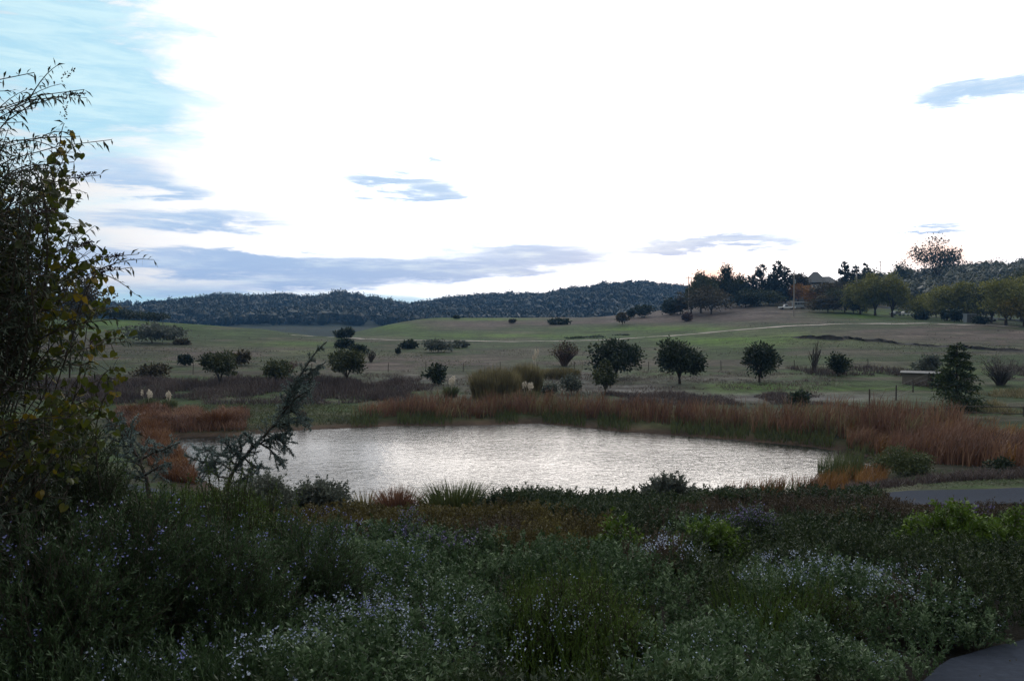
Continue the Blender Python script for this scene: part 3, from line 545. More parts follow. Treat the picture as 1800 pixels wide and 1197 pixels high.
# ------------------------------------------------------------ middle distance
tree('oak_tree', 'olive round tree on a thin trunk at left, above the rust reeds', 387, 680, 614, 68, 'olive', group='small round trees round the pond', fill=.55, trunk=.2)
shrub('oak_shrub', 'loose olive bush right of the round left tree', 487, 672, 629, 52, 'olive', fill=.5)
tree('oak_tree', 'spreading dark tree with a leaning trunk behind the blue cedar tip', 610, 674, 612, 62, 'olive', group='small round trees round the pond', trunk=.2)
tree('oak_tree', 'dense dark dome tree behind a paler small one', 1083, 664, 597, 82, 'oak', group='small round trees round the pond', trunk=.06, dens=1.4)
tree('oak_tree', 'smaller paler olive tree in front of the dark dome tree', 1063, 694, 636, 46, 'olive', group='small round trees round the pond', trunk=.2)
tree('oak_tree', 'largest round dark tree with a short stout trunk', 1195, 675, 590, 84, 'oak', group='small round trees round the pond', trunk=.10, dens=1.35)
tree('oak_tree', 'round dark tree with two stems right of the largest tree', 1335, 672, 602, 60, 'oak', group='small round trees round the pond', trunk=.10, dens=1.3)
shrub('oak_shrub', 'upright dark oval bush near the bare sapling', 1472, 661, 622, 36, 'oak', dens=1.2)
shrub('oak_shrub', 'dark round shrub left of the tall tan reed stand', 762, 675, 641, 40, 'oak', dens=1.2)
shrub('oak_shrub', 'low wind-swept dark green bush on pale ground above the reeds', 1402, 713, 686, 46, 'oak')
shrub('oak_shrub', 'dark round bush by the road at the right edge', 1760, 852, 806, 54, 'oak', Y=35.5)
shrub('scrub_oak', 'wide grey-green oak thicket on the left hillside', 268, 603, 569, 92, 'greyleaf', dens=1.1, nb=14)
shrub('scrub_oak', 'dark end of the oak thicket on the left hillside', 308, 597, 575, 30, 'oak')
shrub('scrub_oak', 'thin low shrub below the left oak thicket', 320, 606, 599, 26, 'brown')
shrub('scrub_oak', 'small dark bush on the left slope above the fence', 326, 643, 622, 22, 'oak')
shrub('scrub_oak', 'wide dark mound of brambles by the left fence posts', 264, 667, 638, 60, 'brown')
shrub('scrub_oak', 'brownish bush behind the olive round tree', 423, 642, 618, 30, 'brown')
shrub('scrub_oak', 'dark bush on the track behind the cedar tip', 606, 592, 578, 30, 'oak', Y=215)
shrub('scrub_oak', 'dark bush just below the track, behind the spreading tree', 606, 612, 594, 30, 'oak')
shrub('scrub_oak', 'second dark bush below the track, right and lower', 630, 623, 606, 34, 'oak')
shrub('scrub_oak', 'flat dark bush below the track with a grey stump at its foot', 721, 613, 599, 30, 'oak')
shrub('scrub_oak', 'widest grey-green bush below the track', 770, 619, 596, 52, 'greyleaf', nb=12)
shrub('scrub_oak', 'small flat bush trailing off the widest grey one', 806, 611, 601, 30, 'greyleaf')
shrub('scrub_oak', 'narrow upright dark bush left of the bushes under the track', 700, 624, 610, 9, 'oak')
shrub('scrub_oak', 'tiny dark bush on top of the grassy knoll', 803, 563, 555, 11, 'oak', Y=322)
shrub('scrub_oak', 'tiny dark bush on the meadow crest right of the knoll', 984, 571, 561, 30, 'oak', Y=285)
shrub('scrub_oak', 'round green bush on the brown slope under the far peak', 1109, 552, 543, 14, 'oak', Y=300)
tree('small_tree', 'reddish small tree on the brown slope under the far peak', 1094, 573, 550, 20, 'brown', Y=270, trunk=.2)
tree('small_tree', 'thin small tree on the meadow edge of the knoll', 901, 574, 562, 12, 'brown', Y=292, trunk=.3)
shrub('scrub_oak', 'little russet bush on the dry slope, below the far peak', 1207, 557, 551, 18, 'redtwig', Y=265)
for px, top, wd, lab in [(1178,521,32,'dark oak bush left end of the right hill shrubs'),(1196,516,24,'reddish dark bush between the hill shrubs and utility pole'),(1190,530,26,'pale bush at the foot of the left hill shrubs'),(1215,505,26,'yellowish upright bush around the left utility pole foot'),(1130,537,40,'low dark hedge on the skyline left of the hill shrubs')]:
    shrub('hill_shrub', lab, px, 0, top, wd, 'oak' if top in (521, 537) else 'brown', Y=300, group='shrubs on the right hill brow', ls=.62)
tree('hill_tree', 'broad olive brown tree mass in front of the hilltop grove', 1250, 0, 500, 88, 'brown', Y=285, trunk=.02, ls=.6, nb=14, n=3000)
tree('hill_tree', 'left bushy part of the hilltop grove, olive green', 1232, 0, 482, 56, 'olive', Y=296, trunk=.02, ls=.6)
for px, top, wd in [(1236,471,36),(1276,464,34),(1298,476,38),(1256,484,54),(1284,488,60)]:
    tree('gum_tree', {1236:'leftmost tall airy tree of the hilltop grove',1276:'tallest airy tree of the hilltop grove',1298:'airy tree with open crown at the grove\'s right side',1256:'dense dark tree in the middle of the hilltop grove',1284:'wide dark tree at the back of the hilltop grove'}[px], px, 0, top, wd, 'olive' if top > 480 else 'oak', Y=305 + (px % 7) * 3, trunk=.2, dens=.55 if top < 480 else .9, ls=.6, nb=8, fill=.4, group='grove on the right hill')
for px, top, wd, lab in [(1320,484,26,'lowest conifer of the hilltop row'),(1338,465,36,'left tall bushy conifer on the hilltop'),(1358,478,30,'shorter conifer between the two tall hilltop ones'),(1366,458,26,'tallest pointed conifer on the hilltop'),(1380,468,30,'right conifer of the hilltop row by the orange tree')]:
    conifer('hill_conifer', lab, px, 0, top, wd, 'conifer', Y=312 + px % 5 * 4, group='conifers on the right hill', dens=1.5, droop=-.5, ragged=.45)
for px, top, wd, mt, lab in [(1310,507,60,'oak','dark low bushes under the conifers'),(1352,512,50,'olive','low green shrubs right of the dark bushes under the conifers')]:
    shrub('hill_shrub', lab, px, 0, top, wd, mt, Y=303, ls=.6, group='shrubs on the right hill brow')
tree('orange_tree', 'orange autumn tree behind the white pickup', 1396, 0, 498, 36, 'orange', Y=312, ls=.5, group='autumn trees near the house')
tree('orange_tree', 'orange and yellow tree between house and utility pole', 1430, 0, 503, 44, 'orange', Y=300, ls=.5, group='autumn trees near the house')
tree('orange_tree', 'brownish tree left of the house roof', 1402, 0, 476, 34, 'brown', Y=330, ls=.6, group='autumn trees near the house')
tree('hill_tree', 'brown leafless tree right of the house', 1462, 0, 492, 70, 'brown', Y=292, ls=.55, dens=.8)
tree('hill_tree', 'mid green bushy tree below the house, left of the orchard trees', 1484, 0, 505, 66, 'olive', Y=272, ls=.5)
conifer('hill_conifer', 'reddish tall cypress right of the house', 1483, 0, 458, 28, 'conifer', Y=318, group='conifers on the right hill', dens=2, droop=-.6)
conifer('hill_conifer', 'dark short conifer right of the reddish cypress', 1503, 0, 465, 22, 'conifer', Y=322, group='conifers on the right hill', dens=1.6, droop=-.4)
conifer('hill_conifer', 'narrow conifer peeping over the woods near the pole with crossarm', 1521, 0, 460, 14, 'conifer', Y=340, group='conifers on the right hill', dens=1.6)
tree('hill_tree', 'dark wooded clump behind the olive orchard trees', 1528, 0, 474, 60, 'oak', Y=330, ls=.6)
for px, top, wd, Yq, lab in [(1512,488,50,262,'leftmost olive green tree of the row above the track'),(1538,480,58,258,'second olive green tree of the row, with forked trunk'),(1568,481,54,255,'roundest olive green tree of the row, on a plain trunk')]:
    tree('walnut_tree', lab, px, 0, top, wd, 'willow', Y=Yq, ls=.5, trunk=.09, group='olive green trees above the track')
tree('gum_tree', 'big ragged eucalyptus standing over the right skyline', 1646, 0, 421, 86, 'oak', Y=420, ls=.9, trunk=.22, nb=10, dens=.62, fill=.5, n=2600)
tree('gum_tree', 'thin sprawling tree left of the big eucalyptus', 1585, 0, 455, 30, 'olive', Y=410, ls=.8, dens=.5)
for px, top, wd, Yq, mt, lab in [(1622,518,46,250,'willow','low olive tree in the row by the parked cars'),(1664,503,56,232,'willow','yellowish olive tree left of the grey cabinet'),(1700,497,60,228,'willow','broad olive tree over the grey cabinet'),(1742,492,64,215,'olive','tall olive tree left of the thick trunked one'),(1768,486,84,200,'willow','large tree with a thick dark trunk at right'),(1800,510,60,196,'yellow','golden yellow tree at the right edge'),(1795,468,90,235,'olive','dark olive tree behind the golden one')]:
    tree('walnut_tree', lab, px, 0, top, wd * 1.2, mt, Y=Yq, ls=.45, trunk=.10, group='olive green trees above the track', dens=.9)
for px, base, top, wd, Yq, lab in [(1661,559,544,14,222,'pair of dark stems with a low dark bush under the olive tree'),(1677,561,543,26,215,'dark bush left of the grey cabinet'),(1724,565,557,26,205,'low dark bush right of the grey cabinet'),(1620,553,547,22,235,'flat dark bush by the pale rock')]:
    shrub('hill_shrub', lab, px, base, top, wd, 'oak', Y=Yq, group='dark bushes under the right trees')
for px, top, wd, Yq, mt, lab in [(1455,516,60,270,'brown','brown brushy shrub at the left foot of the orchard trees'),(1500,520,54,266,'olive','olive brushy shrub in front of the leftmost orchard tree'),(1645,528,60,262,'brown','brown brush between the parked silver cars and the olive trees'),(1715,522,70,270,'brown','brown brush behind the grey cabinet'),(1775,520,60,250,'olive','olive brush beyond the thick trunked tree')]:
    shrub('hill_shrub', lab, px, 0, top, wd, mt, Y=Yq, ls=.5, group='brush between the right trees')
bare('bare_sapling', 'tall bare grey sapling in front of the fence, right of centre', 1432, 657, 601, 22, Y=100, n=18)
bare('bare_shrub', 'bare reddish brown shrub behind the tan reed stand', 992, 662, 600, 52, 'redtwig', Y=112, n=60, leafy=300)
bare('bare_shrub', 'thin bare grey shrub beside the spreading left tree', 652, 645, 614, 22, Y=120, n=18)
bare('bare_shrub', 'small bare russet bush behind the second left bush', 505, 655, 632, 40, 'redtwig', n=30)
bare('bare_shrub', 'bare grey thicket at far right behind the cedar-like tree', 1760, 668, 628, 70, Y=84, n=60)
bare('bare_shrub', 'dark bare bush by the road at the right edge', 1795, 856, 822, 40, Y=36, n=40)
shrub('grey_shrub', 'grey-green round shrub behind the low shed', 1632, 657, 621, 46, 'greyleaf', Y=92)
shrub('grey_shrub', 'grey-green shrub on the pale patch right of the reed stand', 1005, 690, 657, 36, 'greyleaf', Y=76)
shrub('grey_shrub', 'small dark grey shrub at the foot of the reed stand', 968, 693, 675, 26, 'greyleaf', Y=75)
conifer('fir_tree', 'broad yellow-green conifer beside the shed at right', 1683, 724, 600, 96, 'fir', Y=64.5, dens=4.5, droop=.22, skirt=.03, ragged=.16)
clump('giant_reed', 'tall tan giant reed stand in the middle behind the cattails', 872, 694, 628, 112, 'reed', Y=73, n=2400, spread=.18, cat='reeds')
clump('giant_reed', 'taller right part of the tan reed stand', 925, 692, 619, 70, 'reed', Y=75, n=1500, spread=.15, cat='reeds')
clump('giant_reed', 'low reddish tan grass stand right of the reed stand', 985, 664, 640, 90, 'reed', Y=92, n=1600, spread=.1, cat='reeds')
for px, top, wd, Yq, np_, lab in [(258,686,34,66,7,'left of the two cream plumed pampas grasses above the rust reeds'),(296,688,30,66,6,'right of the two cream plumed pampas grasses above the rust reeds'),(792,662,30,74,7,'pampas grass with cream plumes left of the reed stand'),(928,670,44,71,8,'white plumed pampas grass at the foot of the reed stand'),(942,616,22,77,5,'pale plumes rising over the top of the reed stand')]:
    clump('pampas_grass', lab, px, 0, top, wd, 'pampas', Y=Yq, n=260, spread=.7, plumes=np_, group='pampas grasses', cat='pampas grass')
shrub('willow_shrub', 'soft bright green shrub among the rust reeds at right', 1588, 838, 789, 88, 'sedge', Y=38.6, fill=.5, n=7000, ls=.08)
clump('red_bush', 'rust red bush on the left bank near the dry reeds', 380, 747, 712, 70, 'rust', n=700, spread=.5, cat='shrub')
clump('red_bush', 'small red bush on the far left bank, behind the cedar', 530, 738, 715, 18, 'rust', n=160, spread=.4, cat='shrub')

# ------------------------------------------------------------ reeds round the water (beyond counting)
def stuff(mb, name, mat, label, cat): return tag(mb.build(name, M[mat]), label, cat, kind='stuff')
def scatter(n, lo, hi, y0, y1):
    s_ = U(lo, hi, n); Y_ = np.sqrt(U(y0 ** 2, y1 ** 2, n)); X_ = (s_ - 900) / F * Y_; return s_, X_, Y_
def base(X_, Y_, dz=-.05): return np.stack([X_, Y_, H(X_, Y_) + dz], 1)
def lean(n, k, bx=0): return rng.normal(size=(n, 2)) * k + [bx, 0]
n = 60000; s_, X_, Y_ = scatter(n, 615, 1700, 44, 72); sd_ = pond_sd(X_, Y_)
edge0 = 1.6 + 1.2 * fbm(s_ / 50, s_ * 0, 2, 3); wide = 3.2 + 2.6 * sstep(s_, 1250, 1560) + 1.5 * fbm(s_ / 80, s_ * 0, 2, 8)
ok = (sd_ > edge0) & (sd_ < edge0 + wide) & (Y_ > 47 - 0 * s_) & (U(0, 1, n) < sstep(s_, 610, 680)); X_, Y_, s_ = X_[ok], Y_[ok], s_[ok]; n = len(X_)
hh = (1.1 + 1.4 * U(0, 1, n) ** 1.5) * (.50 + .62 * fbm(s_ / 22, Y_ / 3, 3, 9)) * (1 + .25 * sstep(s_, 1250, 1500)) * (.55 + .45 * sstep(s_, 620, 760))
tq = (fbm(s_ / 16, Y_ / 2, 3, 19) + .25 * U(-1, 1, n)) > .62
mb = MB(); blades(mb, base(X_, Y_)[~tq], hh[~tq], lean((~tq).sum(), .3, .1), .055, .5); stuff(mb, 'cattails', 'cattail', 'rust brown cattails lining the far bank of the pond', 'cattails')
mb = MB(); blades(mb, base(X_, Y_)[tq], hh[tq] * .9, lean(tq.sum(), .35, .1), .05, .5); stuff(mb, 'reeds', 'reed', 'tan and straw coloured reeds mixed into the far cattail belt', 'reeds')
# green feet of the reeds and sedge at the far edge
n = 34000; s_, X_, Y_ = scatter(n, 615, 1540, 46, 68); sd_ = pond_sd(X_, Y_); pat = fbm(s_ / 36, Y_ * 0, 3, 21)
ok = (sd_ > .25) & (sd_ < 3.0) & (pat > .42); X_, Y_, s_ = X_[ok], Y_[ok], s_[ok]; n = len(X_)
mb = MB(); blades(mb, base(X_, Y_), U(.35, 1.0, n), lean(n, .15), .05, .4); stuff(mb, 'sedge', 'sedge', 'green sedge at the feet of the far cattails', 'sedge')
# right-hand reed bed running down to the road
n = 60000; s_, X_, Y_ = scatter(n, 1490, 2250, 33, 58); cy_ = np.interp(s_, [1400,1540,1660,1800,2250], [54,48.5,44,39.5,36]); wd_ = np.interp(s_, [1400,1540,1660,1800,2250], [2.5,3.2,4.2,4.2,4])
ok = (np.abs(Y_ - cy_) < wd_) & (pond_sd(X_, Y_) > .7) & (Y_ > 34.3); X_, Y_, s_ = X_[ok], Y_[ok], s_[ok]; n = len(X_)
hh = U(.9, 2.1, n) * (.55 + .75 * fbm(X_ / 1.8, Y_ / 2, 3, 9)); mixy = (fbm(s_ / 22, Y_ / 4, 2, 4) > .6)
mb = MB(); blades(mb, base(X_, Y_)[~mixy], hh[~mixy], lean((~mixy).sum(), .3, .28), .045, .6); stuff(mb, 'cattails', 'cattail', 'rust brown reed bed at the right end of the pond', 'cattails')
mb = MB(); blades(mb, base(X_, Y_)[mixy], hh[mixy] * .85, lean(mixy.sum(), .3, .28), .045, .6); stuff(mb, 'reeds', 'cattail_y', 'ochre reeds mixed through the right reed bed', 'reeds')
# near right corner of the water: short red and green reeds
def patch(px0, px1, Y0, Y1, n, h0, h1, mat, name, label, lx=.1, wd=.03, thr=0, sd0=-.3, cat='reeds'):
    s_, X_, Y_ = scatter(n, px0, px1, Y0, Y1); ok = (pond_sd(X_, Y_) > sd0) & (fbm(s_ / 12, Y_ / 2, 2, int(px0)) > thr); X_, Y_ = X_[ok], Y_[ok]; k = len(X_)
    b = MB(); blades(b, base(X_, Y_), U(h0, h1, k), lean(k, .16, lx), wd, .4); return stuff(b, name, mat, label, cat)
patch(1425, 1560, 36, 41, 2300, .35, .95, 'cattail_y', 'red_reeds', 'orange red reeds at the right tip of the pond', .15, .035, .4, -.5)
patch(1250, 1440, 34.6, 37, 1500, .5, 1.3, 'rust', 'red_reeds', 'thin reddish grasses along the near right shore', .15, .03, .45, -.6)
patch(1440, 1520, 39.5, 43.5, 700, .8, 1.7, 'sedge', 'green_reeds', 'green reeds standing at the right tip of the water', .1, .03, .0, -1.5)
patch(1330, 1420, 34.6, 36.5, 260, .5, 1.1, 'sedge', 'green_reeds', 'sparse green grasses on the near right shore', .1, .03, .3, -.6)
patch(1490, 1840, 32.8, 36, 5200, .15, .55, 'bramble', 'dry_weeds', 'grey brown dry weeds along the road at right', .0, .04, .3, .2, 'weeds')
patch(1470, 1900, 31.2, 32.9, 2400, .05, .16, 'meadow', 'roadside_grass', 'short green grass on the verge of the road at right', .0, .03, .0, .2, 'grass')
# left bank: rust slope, dry reeds
n = 30000; s_, X_, Y_ = scatter(n, 200, 345, 38.5, 64); lim = np.interp(Y_, [38.5,44,50,55,60,64], [338,330,318,290,262,225]); lo_ = np.interp(Y_, [38.5,44,50,55,60,64], [262,245,238,225,210,200])
ok = (s_ < lim + 8 * vnoise(Y_ * 2, X_, 5)) & (s_ > lo_ + 30 * vnoise(Y_, X_ * .7, 6)) & (vnoise(X_ / .8, Y_ / 1.2, 8) > .12) & (pond_sd(X_, Y_) > .1); X_, Y_ = X_[ok], Y_[ok]; n = len(X_)
mb = MB(); blades(mb, base(X_, Y_), U(.35, 1.25, n) * (.35 + 1.1 * fbm(X_ / 1.1, Y_ / 1.4, 3, 55)), lean(n, .3), .045, .6); stuff(mb, 'rust_reeds', 'rust', 'bright orange rust reeds on the left bank', 'reeds')
n = 12000; s_, X_, Y_ = scatter(n, 190, 450, 55, 67); ok = (pond_sd(X_, Y_) > 1.3) & (fbm(s_ / 30, Y_ / 3, 3, 77) - .35 * np.clip(np.abs(s_ - 315) / 130, 0, 1) ** 2 - .3 * sstep(Y_, 62, 67) > .33); X_, Y_ = X_[ok], Y_[ok]; n = len(X_)
mb = MB(); blades(mb, base(X_, Y_), U(.4, 1.1, n) * (.5 + .6 * fbm(X_ / 2, Y_ / 2, 2, 1)), lean(n, .25), .06, .5); stuff(mb, 'dry_reeds', 'cattail', 'dull red brown reeds behind the far left water edge', 'reeds')
n = 9000; s_, X_, Y_ = scatter(n, 340, 660, 56, 68); ok = (pond_sd(X_, Y_) > 1.2); X_, Y_ = X_[ok], Y_[ok]; n = len(X_)
mb = MB(); blades(mb, base(X_, Y_), U(.1, .32, n), lean(n, .1), .05, .4); stuff(mb, 'bank_grass', 'meadow', 'short dull grass on the open far left bank', 'grass')
# brambles and dry weeds between the reeds and the fence
def weeds(n, p0, p1, Y0, Y1, h0, h1, mat, label, thr, sc, seed, name='dry_weeds', wd=.05, sdm=5.2):
    s_, X_, Y_ = scatter(n, p0, p1, Y0, Y1); f = fbm(X_ / sc, Y_ / (sc * 1.5), 3, seed); e_ = np.minimum(np.minimum((s_ - p0) / 60, (p1 - s_) / 60), np.minimum((Y_ - Y0) / ((Y1 - Y0) * .18), (Y1 - Y_) / ((Y1 - Y0) * .25))); f = f - .3 * np.clip(1 - e_, 0, 1); ok = (f > thr) & (pond_sd(X_, Y_) > sdm); X_, Y_, f = X_[ok], Y_[ok], f[ok]; k = len(X_)
    b = MB(); blades(b, base(X_, Y_), U(h0, h1, k) * (.4 + 2.2 * (f - thr)) , lean(k, .22), wd, .5); return stuff(b, name, mat, label, 'weeds')
weeds(42000, -60, 760, 68, 92, .5, 1.3, 'bramble', 'purple brown weeds and brambles on the left beyond the pond', .34, 3, 5)
weeds(16000, 1050, 1500, 67, 78, .3, .8, 'bramble', 'grey brown weeds behind the far cattails at right', .45, 3, 6)
weeds(20000, 1380, 1950, 80, 105, .5, 1.5, 'bramble', 'brown scrub strip left of the shed and along the fence', .47, 5, 7)
weeds(14000, 1690, 2000, 55, 80, .5, 1.2, 'reed', 'tan dry grass right of the yellow-green conifer', .38, 4, 8, 'tan_grass')
weeds(26000, 600, 1500, 70, 104, .15, .45, 'drygrass', 'pale dry grass tufts over the flat field', .42, 2, 9, 'dry_grass', .06)
weeds(26000, -60, 1900, 98, 170, .1, .35, 'meadow', 'grass tufts over the green meadow', .40, 9, 10, 'meadow_grass', .10)
weeds(15000, 100, 1900, 110, 255, .1, .38, 'bramble', 'small brown scrubby weeds speckling the far meadow', .50, 6, 14, 'field_scrub', .14)
weeds(5200, 920, 1120, 205, 225, .5, 1.0, 'oak', 'dotted dark weeds along the track in the middle', .52, 5, 12, 'track_weeds', .18)

# ------------------------------------------------------------ dark cut bank in the right meadow
G = [cast(*q) for q in [(1392,594),(1420,595),(1450,597),(1480,598),(1492,596),(1520,600),(1545,601),(1580,605),(1610,607),(1650,610),(1690,610),(1712,614),(1760,617),(1800,618),(1850,619)]]
G = path_pts(np.array(G), 150); mb = MB(); n = len(G); hgt = .85 * (.25 + .95 * fbm(np.arange(n) / 6, np.zeros(n), 3, 4)) * (.3 + .7 * sstep(np.interp(np.arange(n), [0, 12, 55, 85, 110, 149], [0, 1, 1, .25, .75, .3]), 0, 1))
prof = np.array([[-.9, -.1], [-.35, .15], [0.0, .75], [.12, 1.0], [.5, .92], [1.5, -.1]]); V = G[:, None] + np.stack([rng.normal(size=(n, 6)) * .12, np.broadcast_to(prof[:, 0], (n, 6)) + rng.normal(size=(n, 6)) * .08, prof[None, :, 1] * hgt[:, None]], -1)
i = np.arange(n - 1)[:, None] * 6; j = np.arange(5)[None]; mb.add(V.reshape(-1, 3), np.stack([i + j, i + j + 6, i + j + 7, i + j + 1], -1).reshape(-1, 4))
o = mb.build('eroded_bank', M['gully'], smooth=True); o['kind'] = 'structure'

# ------------------------------------------------------------ fences
def fence(name, label, pts, h, step, nwire, post=.05, rail=False):
    pts = path_pts(pts, max(3, int(np.linalg.norm(np.diff(pts, axis=0), axis=1).sum() / .5))); L = np.r_[0, np.cumsum(np.linalg.norm(np.diff(pts, axis=0), axis=1))]
    t = np.arange(0, L[-1], step); XY = np.stack([np.interp(t, L, pts[:, 0]), np.interp(t, L, pts[:, 1])], 1); Z = H(XY[:, 0], XY[:, 1])
    r = empty(name, (XY[0, 0], XY[0, 1], Z[0]), label, 'fence'); tops = []
    for k in range(len(t)):
        hh = h * U(.9, 1.12); b = np.array([XY[k, 0], XY[k, 1], Z[k]]); e = b + [U(-.06, .06), U(-.04, .04), hh]; mb = MB(); tube(mb, np.array([b - [0, 0, .2], (b + e) / 2, e]), [post, post * .95, post * .85], 6); child(mb, 'fence_post', M['post'], r); tops.append((b, e))
    for q in range(nwire):
        f = .25 + .68 * q / max(1, nwire - 1); mb = MB(); P = np.array([b + (e - b) * f for b, e in tops]); tube(mb, P, .035 if rail else .010, 4); child(mb, 'rail' if rail else 'wire', M['post' if rail else 'wire'], r)
fence('wire_fence', 'long wire fence with wooden posts crossing the field beyond the pond', np.array([spot(a, b)[:2] for a, b in [(120,96),(230,97),(420,99),(640,101),(900,102),(1110,102),(1290,103),(1440,103),(1590,103)]]), 1.15, 4.6, 4)
fence('wire_fence', 'short fence of dark posts on the right, in front of the shed', np.array([spot(a, b)[:2] for a, b in [(1530,66),(1570,70.5),(1612,79),(1660,90)]]), 1.4, 7.5, 3, .07)
fence('rail_fence', 'low log rail fence at the foot of the yellow-green conifer', np.array([spot(a, b)[:2] for a, b in [(1560,58),(1625,60),(1700,62),(1760,61.5),(1860,60)]]), .75, 4.2, 2, .06, True)

# ------------------------------------------------------------ shed, house, poles, vehicles
P = spot(1613, 84.5); r = empty('shed', P, 'low tan shed with an open dark side, half behind the conifer', 'shed'); r.rotation_euler.z = -.46; r.scale.z = .8; x0 = (1592 - 1613) / F * 84.5 / .9; x1 = (1629 - 1613) / F * 84.5 / .9; x2 = (1668 - 1613) / F * 84.5
def part(name, mat, root, *boxes, **k):
    mb = MB()
    for b in boxes: box(mb, *b)
    return mb.build(name, M[mat], root)
part('wall', 'wall', r, ((x0, 0, -.2), (x1, .12, 1.45))); part('wall', 'wall', r, ((x0, .12, -.2), (x0 + .1, 3, 1.4))); part('wall', 'wall', r, ((x0, 3, -.2), (x2, 3.1, 1.35)))
part('post', 'post', r, ((x1 - .002, -.02, -.2), (x1 + .14, .14, 1.46))); part('post', 'post', r, ((x2 - .12, 0, -.2), (x2, .12, 1.46)))
part('trim_board', 'redtwig', r, ((x1 + .145, -.03, -.1), (x1 + .22, .05, 1.44))); part('roof', 'roofm', r, ((x0 - .2, -.3, 1.47), (x2 + .2, 3.3, 1.58)))
part('opening_shade_panel', 'blackm', r, ((x1 + .4, 1.6, -.1), (x2 - .15, 1.7, 1.4)))  # near-black panel, paints in the shade inside the open side
# house
P = spot(1428, 335); k = 335 / F; zt = 8 + (555 - 503) * k; r = empty('house', (P[0], P[1], P[2]), 'grey house with a hipped roof and pale windows behind the orange trees', 'house'); r.rotation_euler.z = -.35
def zz(py): return 8 + (555 - py) * k - P[2]
def xx(px): return (px - 1428) * k
wl = MB(); box(wl, (xx(1394), 0, -1), (xx(1470), 9, zz(498.5))); box(wl, (xx(1420), -1.2, -1), (xx(1448), -.005, zz(498.5) - .01)); wl.build('wall', M['housew'], r)
def hip(mb, xa, xb, ya, yb, z0, z1, rl):
    c = (ya + yb) / 2; e = .6
    V = [(xa - e, ya - e, z0), (xb + e, ya - e, z0), (xb + e, yb + e, z0), (xa - e, yb + e, z0), ((xa + xb) / 2 - rl, c, z1), ((xa + xb) / 2 + rl, c, z1)]
    mb.add(V, [[0, 1, 5, 4], [2, 3, 4, 5]], .5); mb.add(V, [[1, 2, 5], [3, 0, 4]], .5); mb.add(V[:4], [[0, 3, 2, 1]])
rf = MB(); hip(rf, xx(1394), xx(1470), 0, 9, zz(498), zz(486), 5.5); roof = rf.build('roof', M['roofm'], r)
rf = MB(); hip(rf, xx(1414), xx(1450), -1.6, 8, zz(497), zz(477.5), .8); rf.build('roof', M['roofm'], r)
ch = MB(); box(ch, (xx(1405), 5, zz(492)), (xx(1409), 6, zz(480))); ch.build('chimney', M['wall'], roof)
for px in (1411, 1423, 1430, 1437, 1456, 1463):
    yf = -1.2 if 1420 < px < 1448 else 0
    fr = MB(); box(fr, (xx(px) - .85, yf - .06, zz(506.5)), (xx(px) + .85, yf - .004, zz(500.5))); wf = fr.build('window', M['white'], r)
    gl = MB(); box(gl, (xx(px) - .38, yf - .075, zz(505.8)), (xx(px) + .38, yf - .062, zz(501.2))); gl.build('pane', M['glass'], wf)
part('door', 'blackm', r, ((xx(1445) - .45, -1.27, zz(512)), (xx(1445) + .45, -1.204, zz(503))))
def upole(label, px, Y, top, arm=0, trans=False, base=0, rad=.12):
    P = spot(px, Y); h = 8 + (555 - top) * Y / F - P[2]; r = empty('utility_pole', P, label, 'utility pole', 'utility poles on the right hill')
    mb = MB(); tube(mb, np.array([[0, 0, -.5], [0, 0, h / 2], [0, 0, h]]), [rad * 1.2, rad, rad * .8], 8); mb.build('pole', M['pole'], r)
    for a in range(arm):
        z = h - .5 - a * 1.4; part('crossarm', 'pole', r, ((-1.2, -.14, z - .07), (1.2, -.02, z + .07)))
        for x in (-1.05, -.5, .5, 1.05):
            ins = MB(); tube(ins, [(x, -.08, z + .07), (x, -.08, z + .16), (x, -.08, z + .26)], [.05, .07, .03], 6); ins.build('insulator', M['metal'], r)
    if trans:
        mb = MB(); tube(mb, [(.3, -.1, h * .72), (.3, -.1, h * .72 + .5), (.3, -.1, h * .72 + 1)], [.22, .24, .2], 8); mb.build('transformer', M['metal'], r)
upole('pale utility pole standing in front of the white pickup', 1395, 250, 476, 0, True, rad=.2)
upole('left utility pole beside the hill shrubs, against the sky', 1210, 292, 486, 1, rad=.14)
upole('short pale pole above the olive green trees', 1505, 300, 474, 0, rad=.16)
upole('pole with a crossarm on the skyline left of the eucalyptus', 1546, 345, 459, 2, rad=.16)
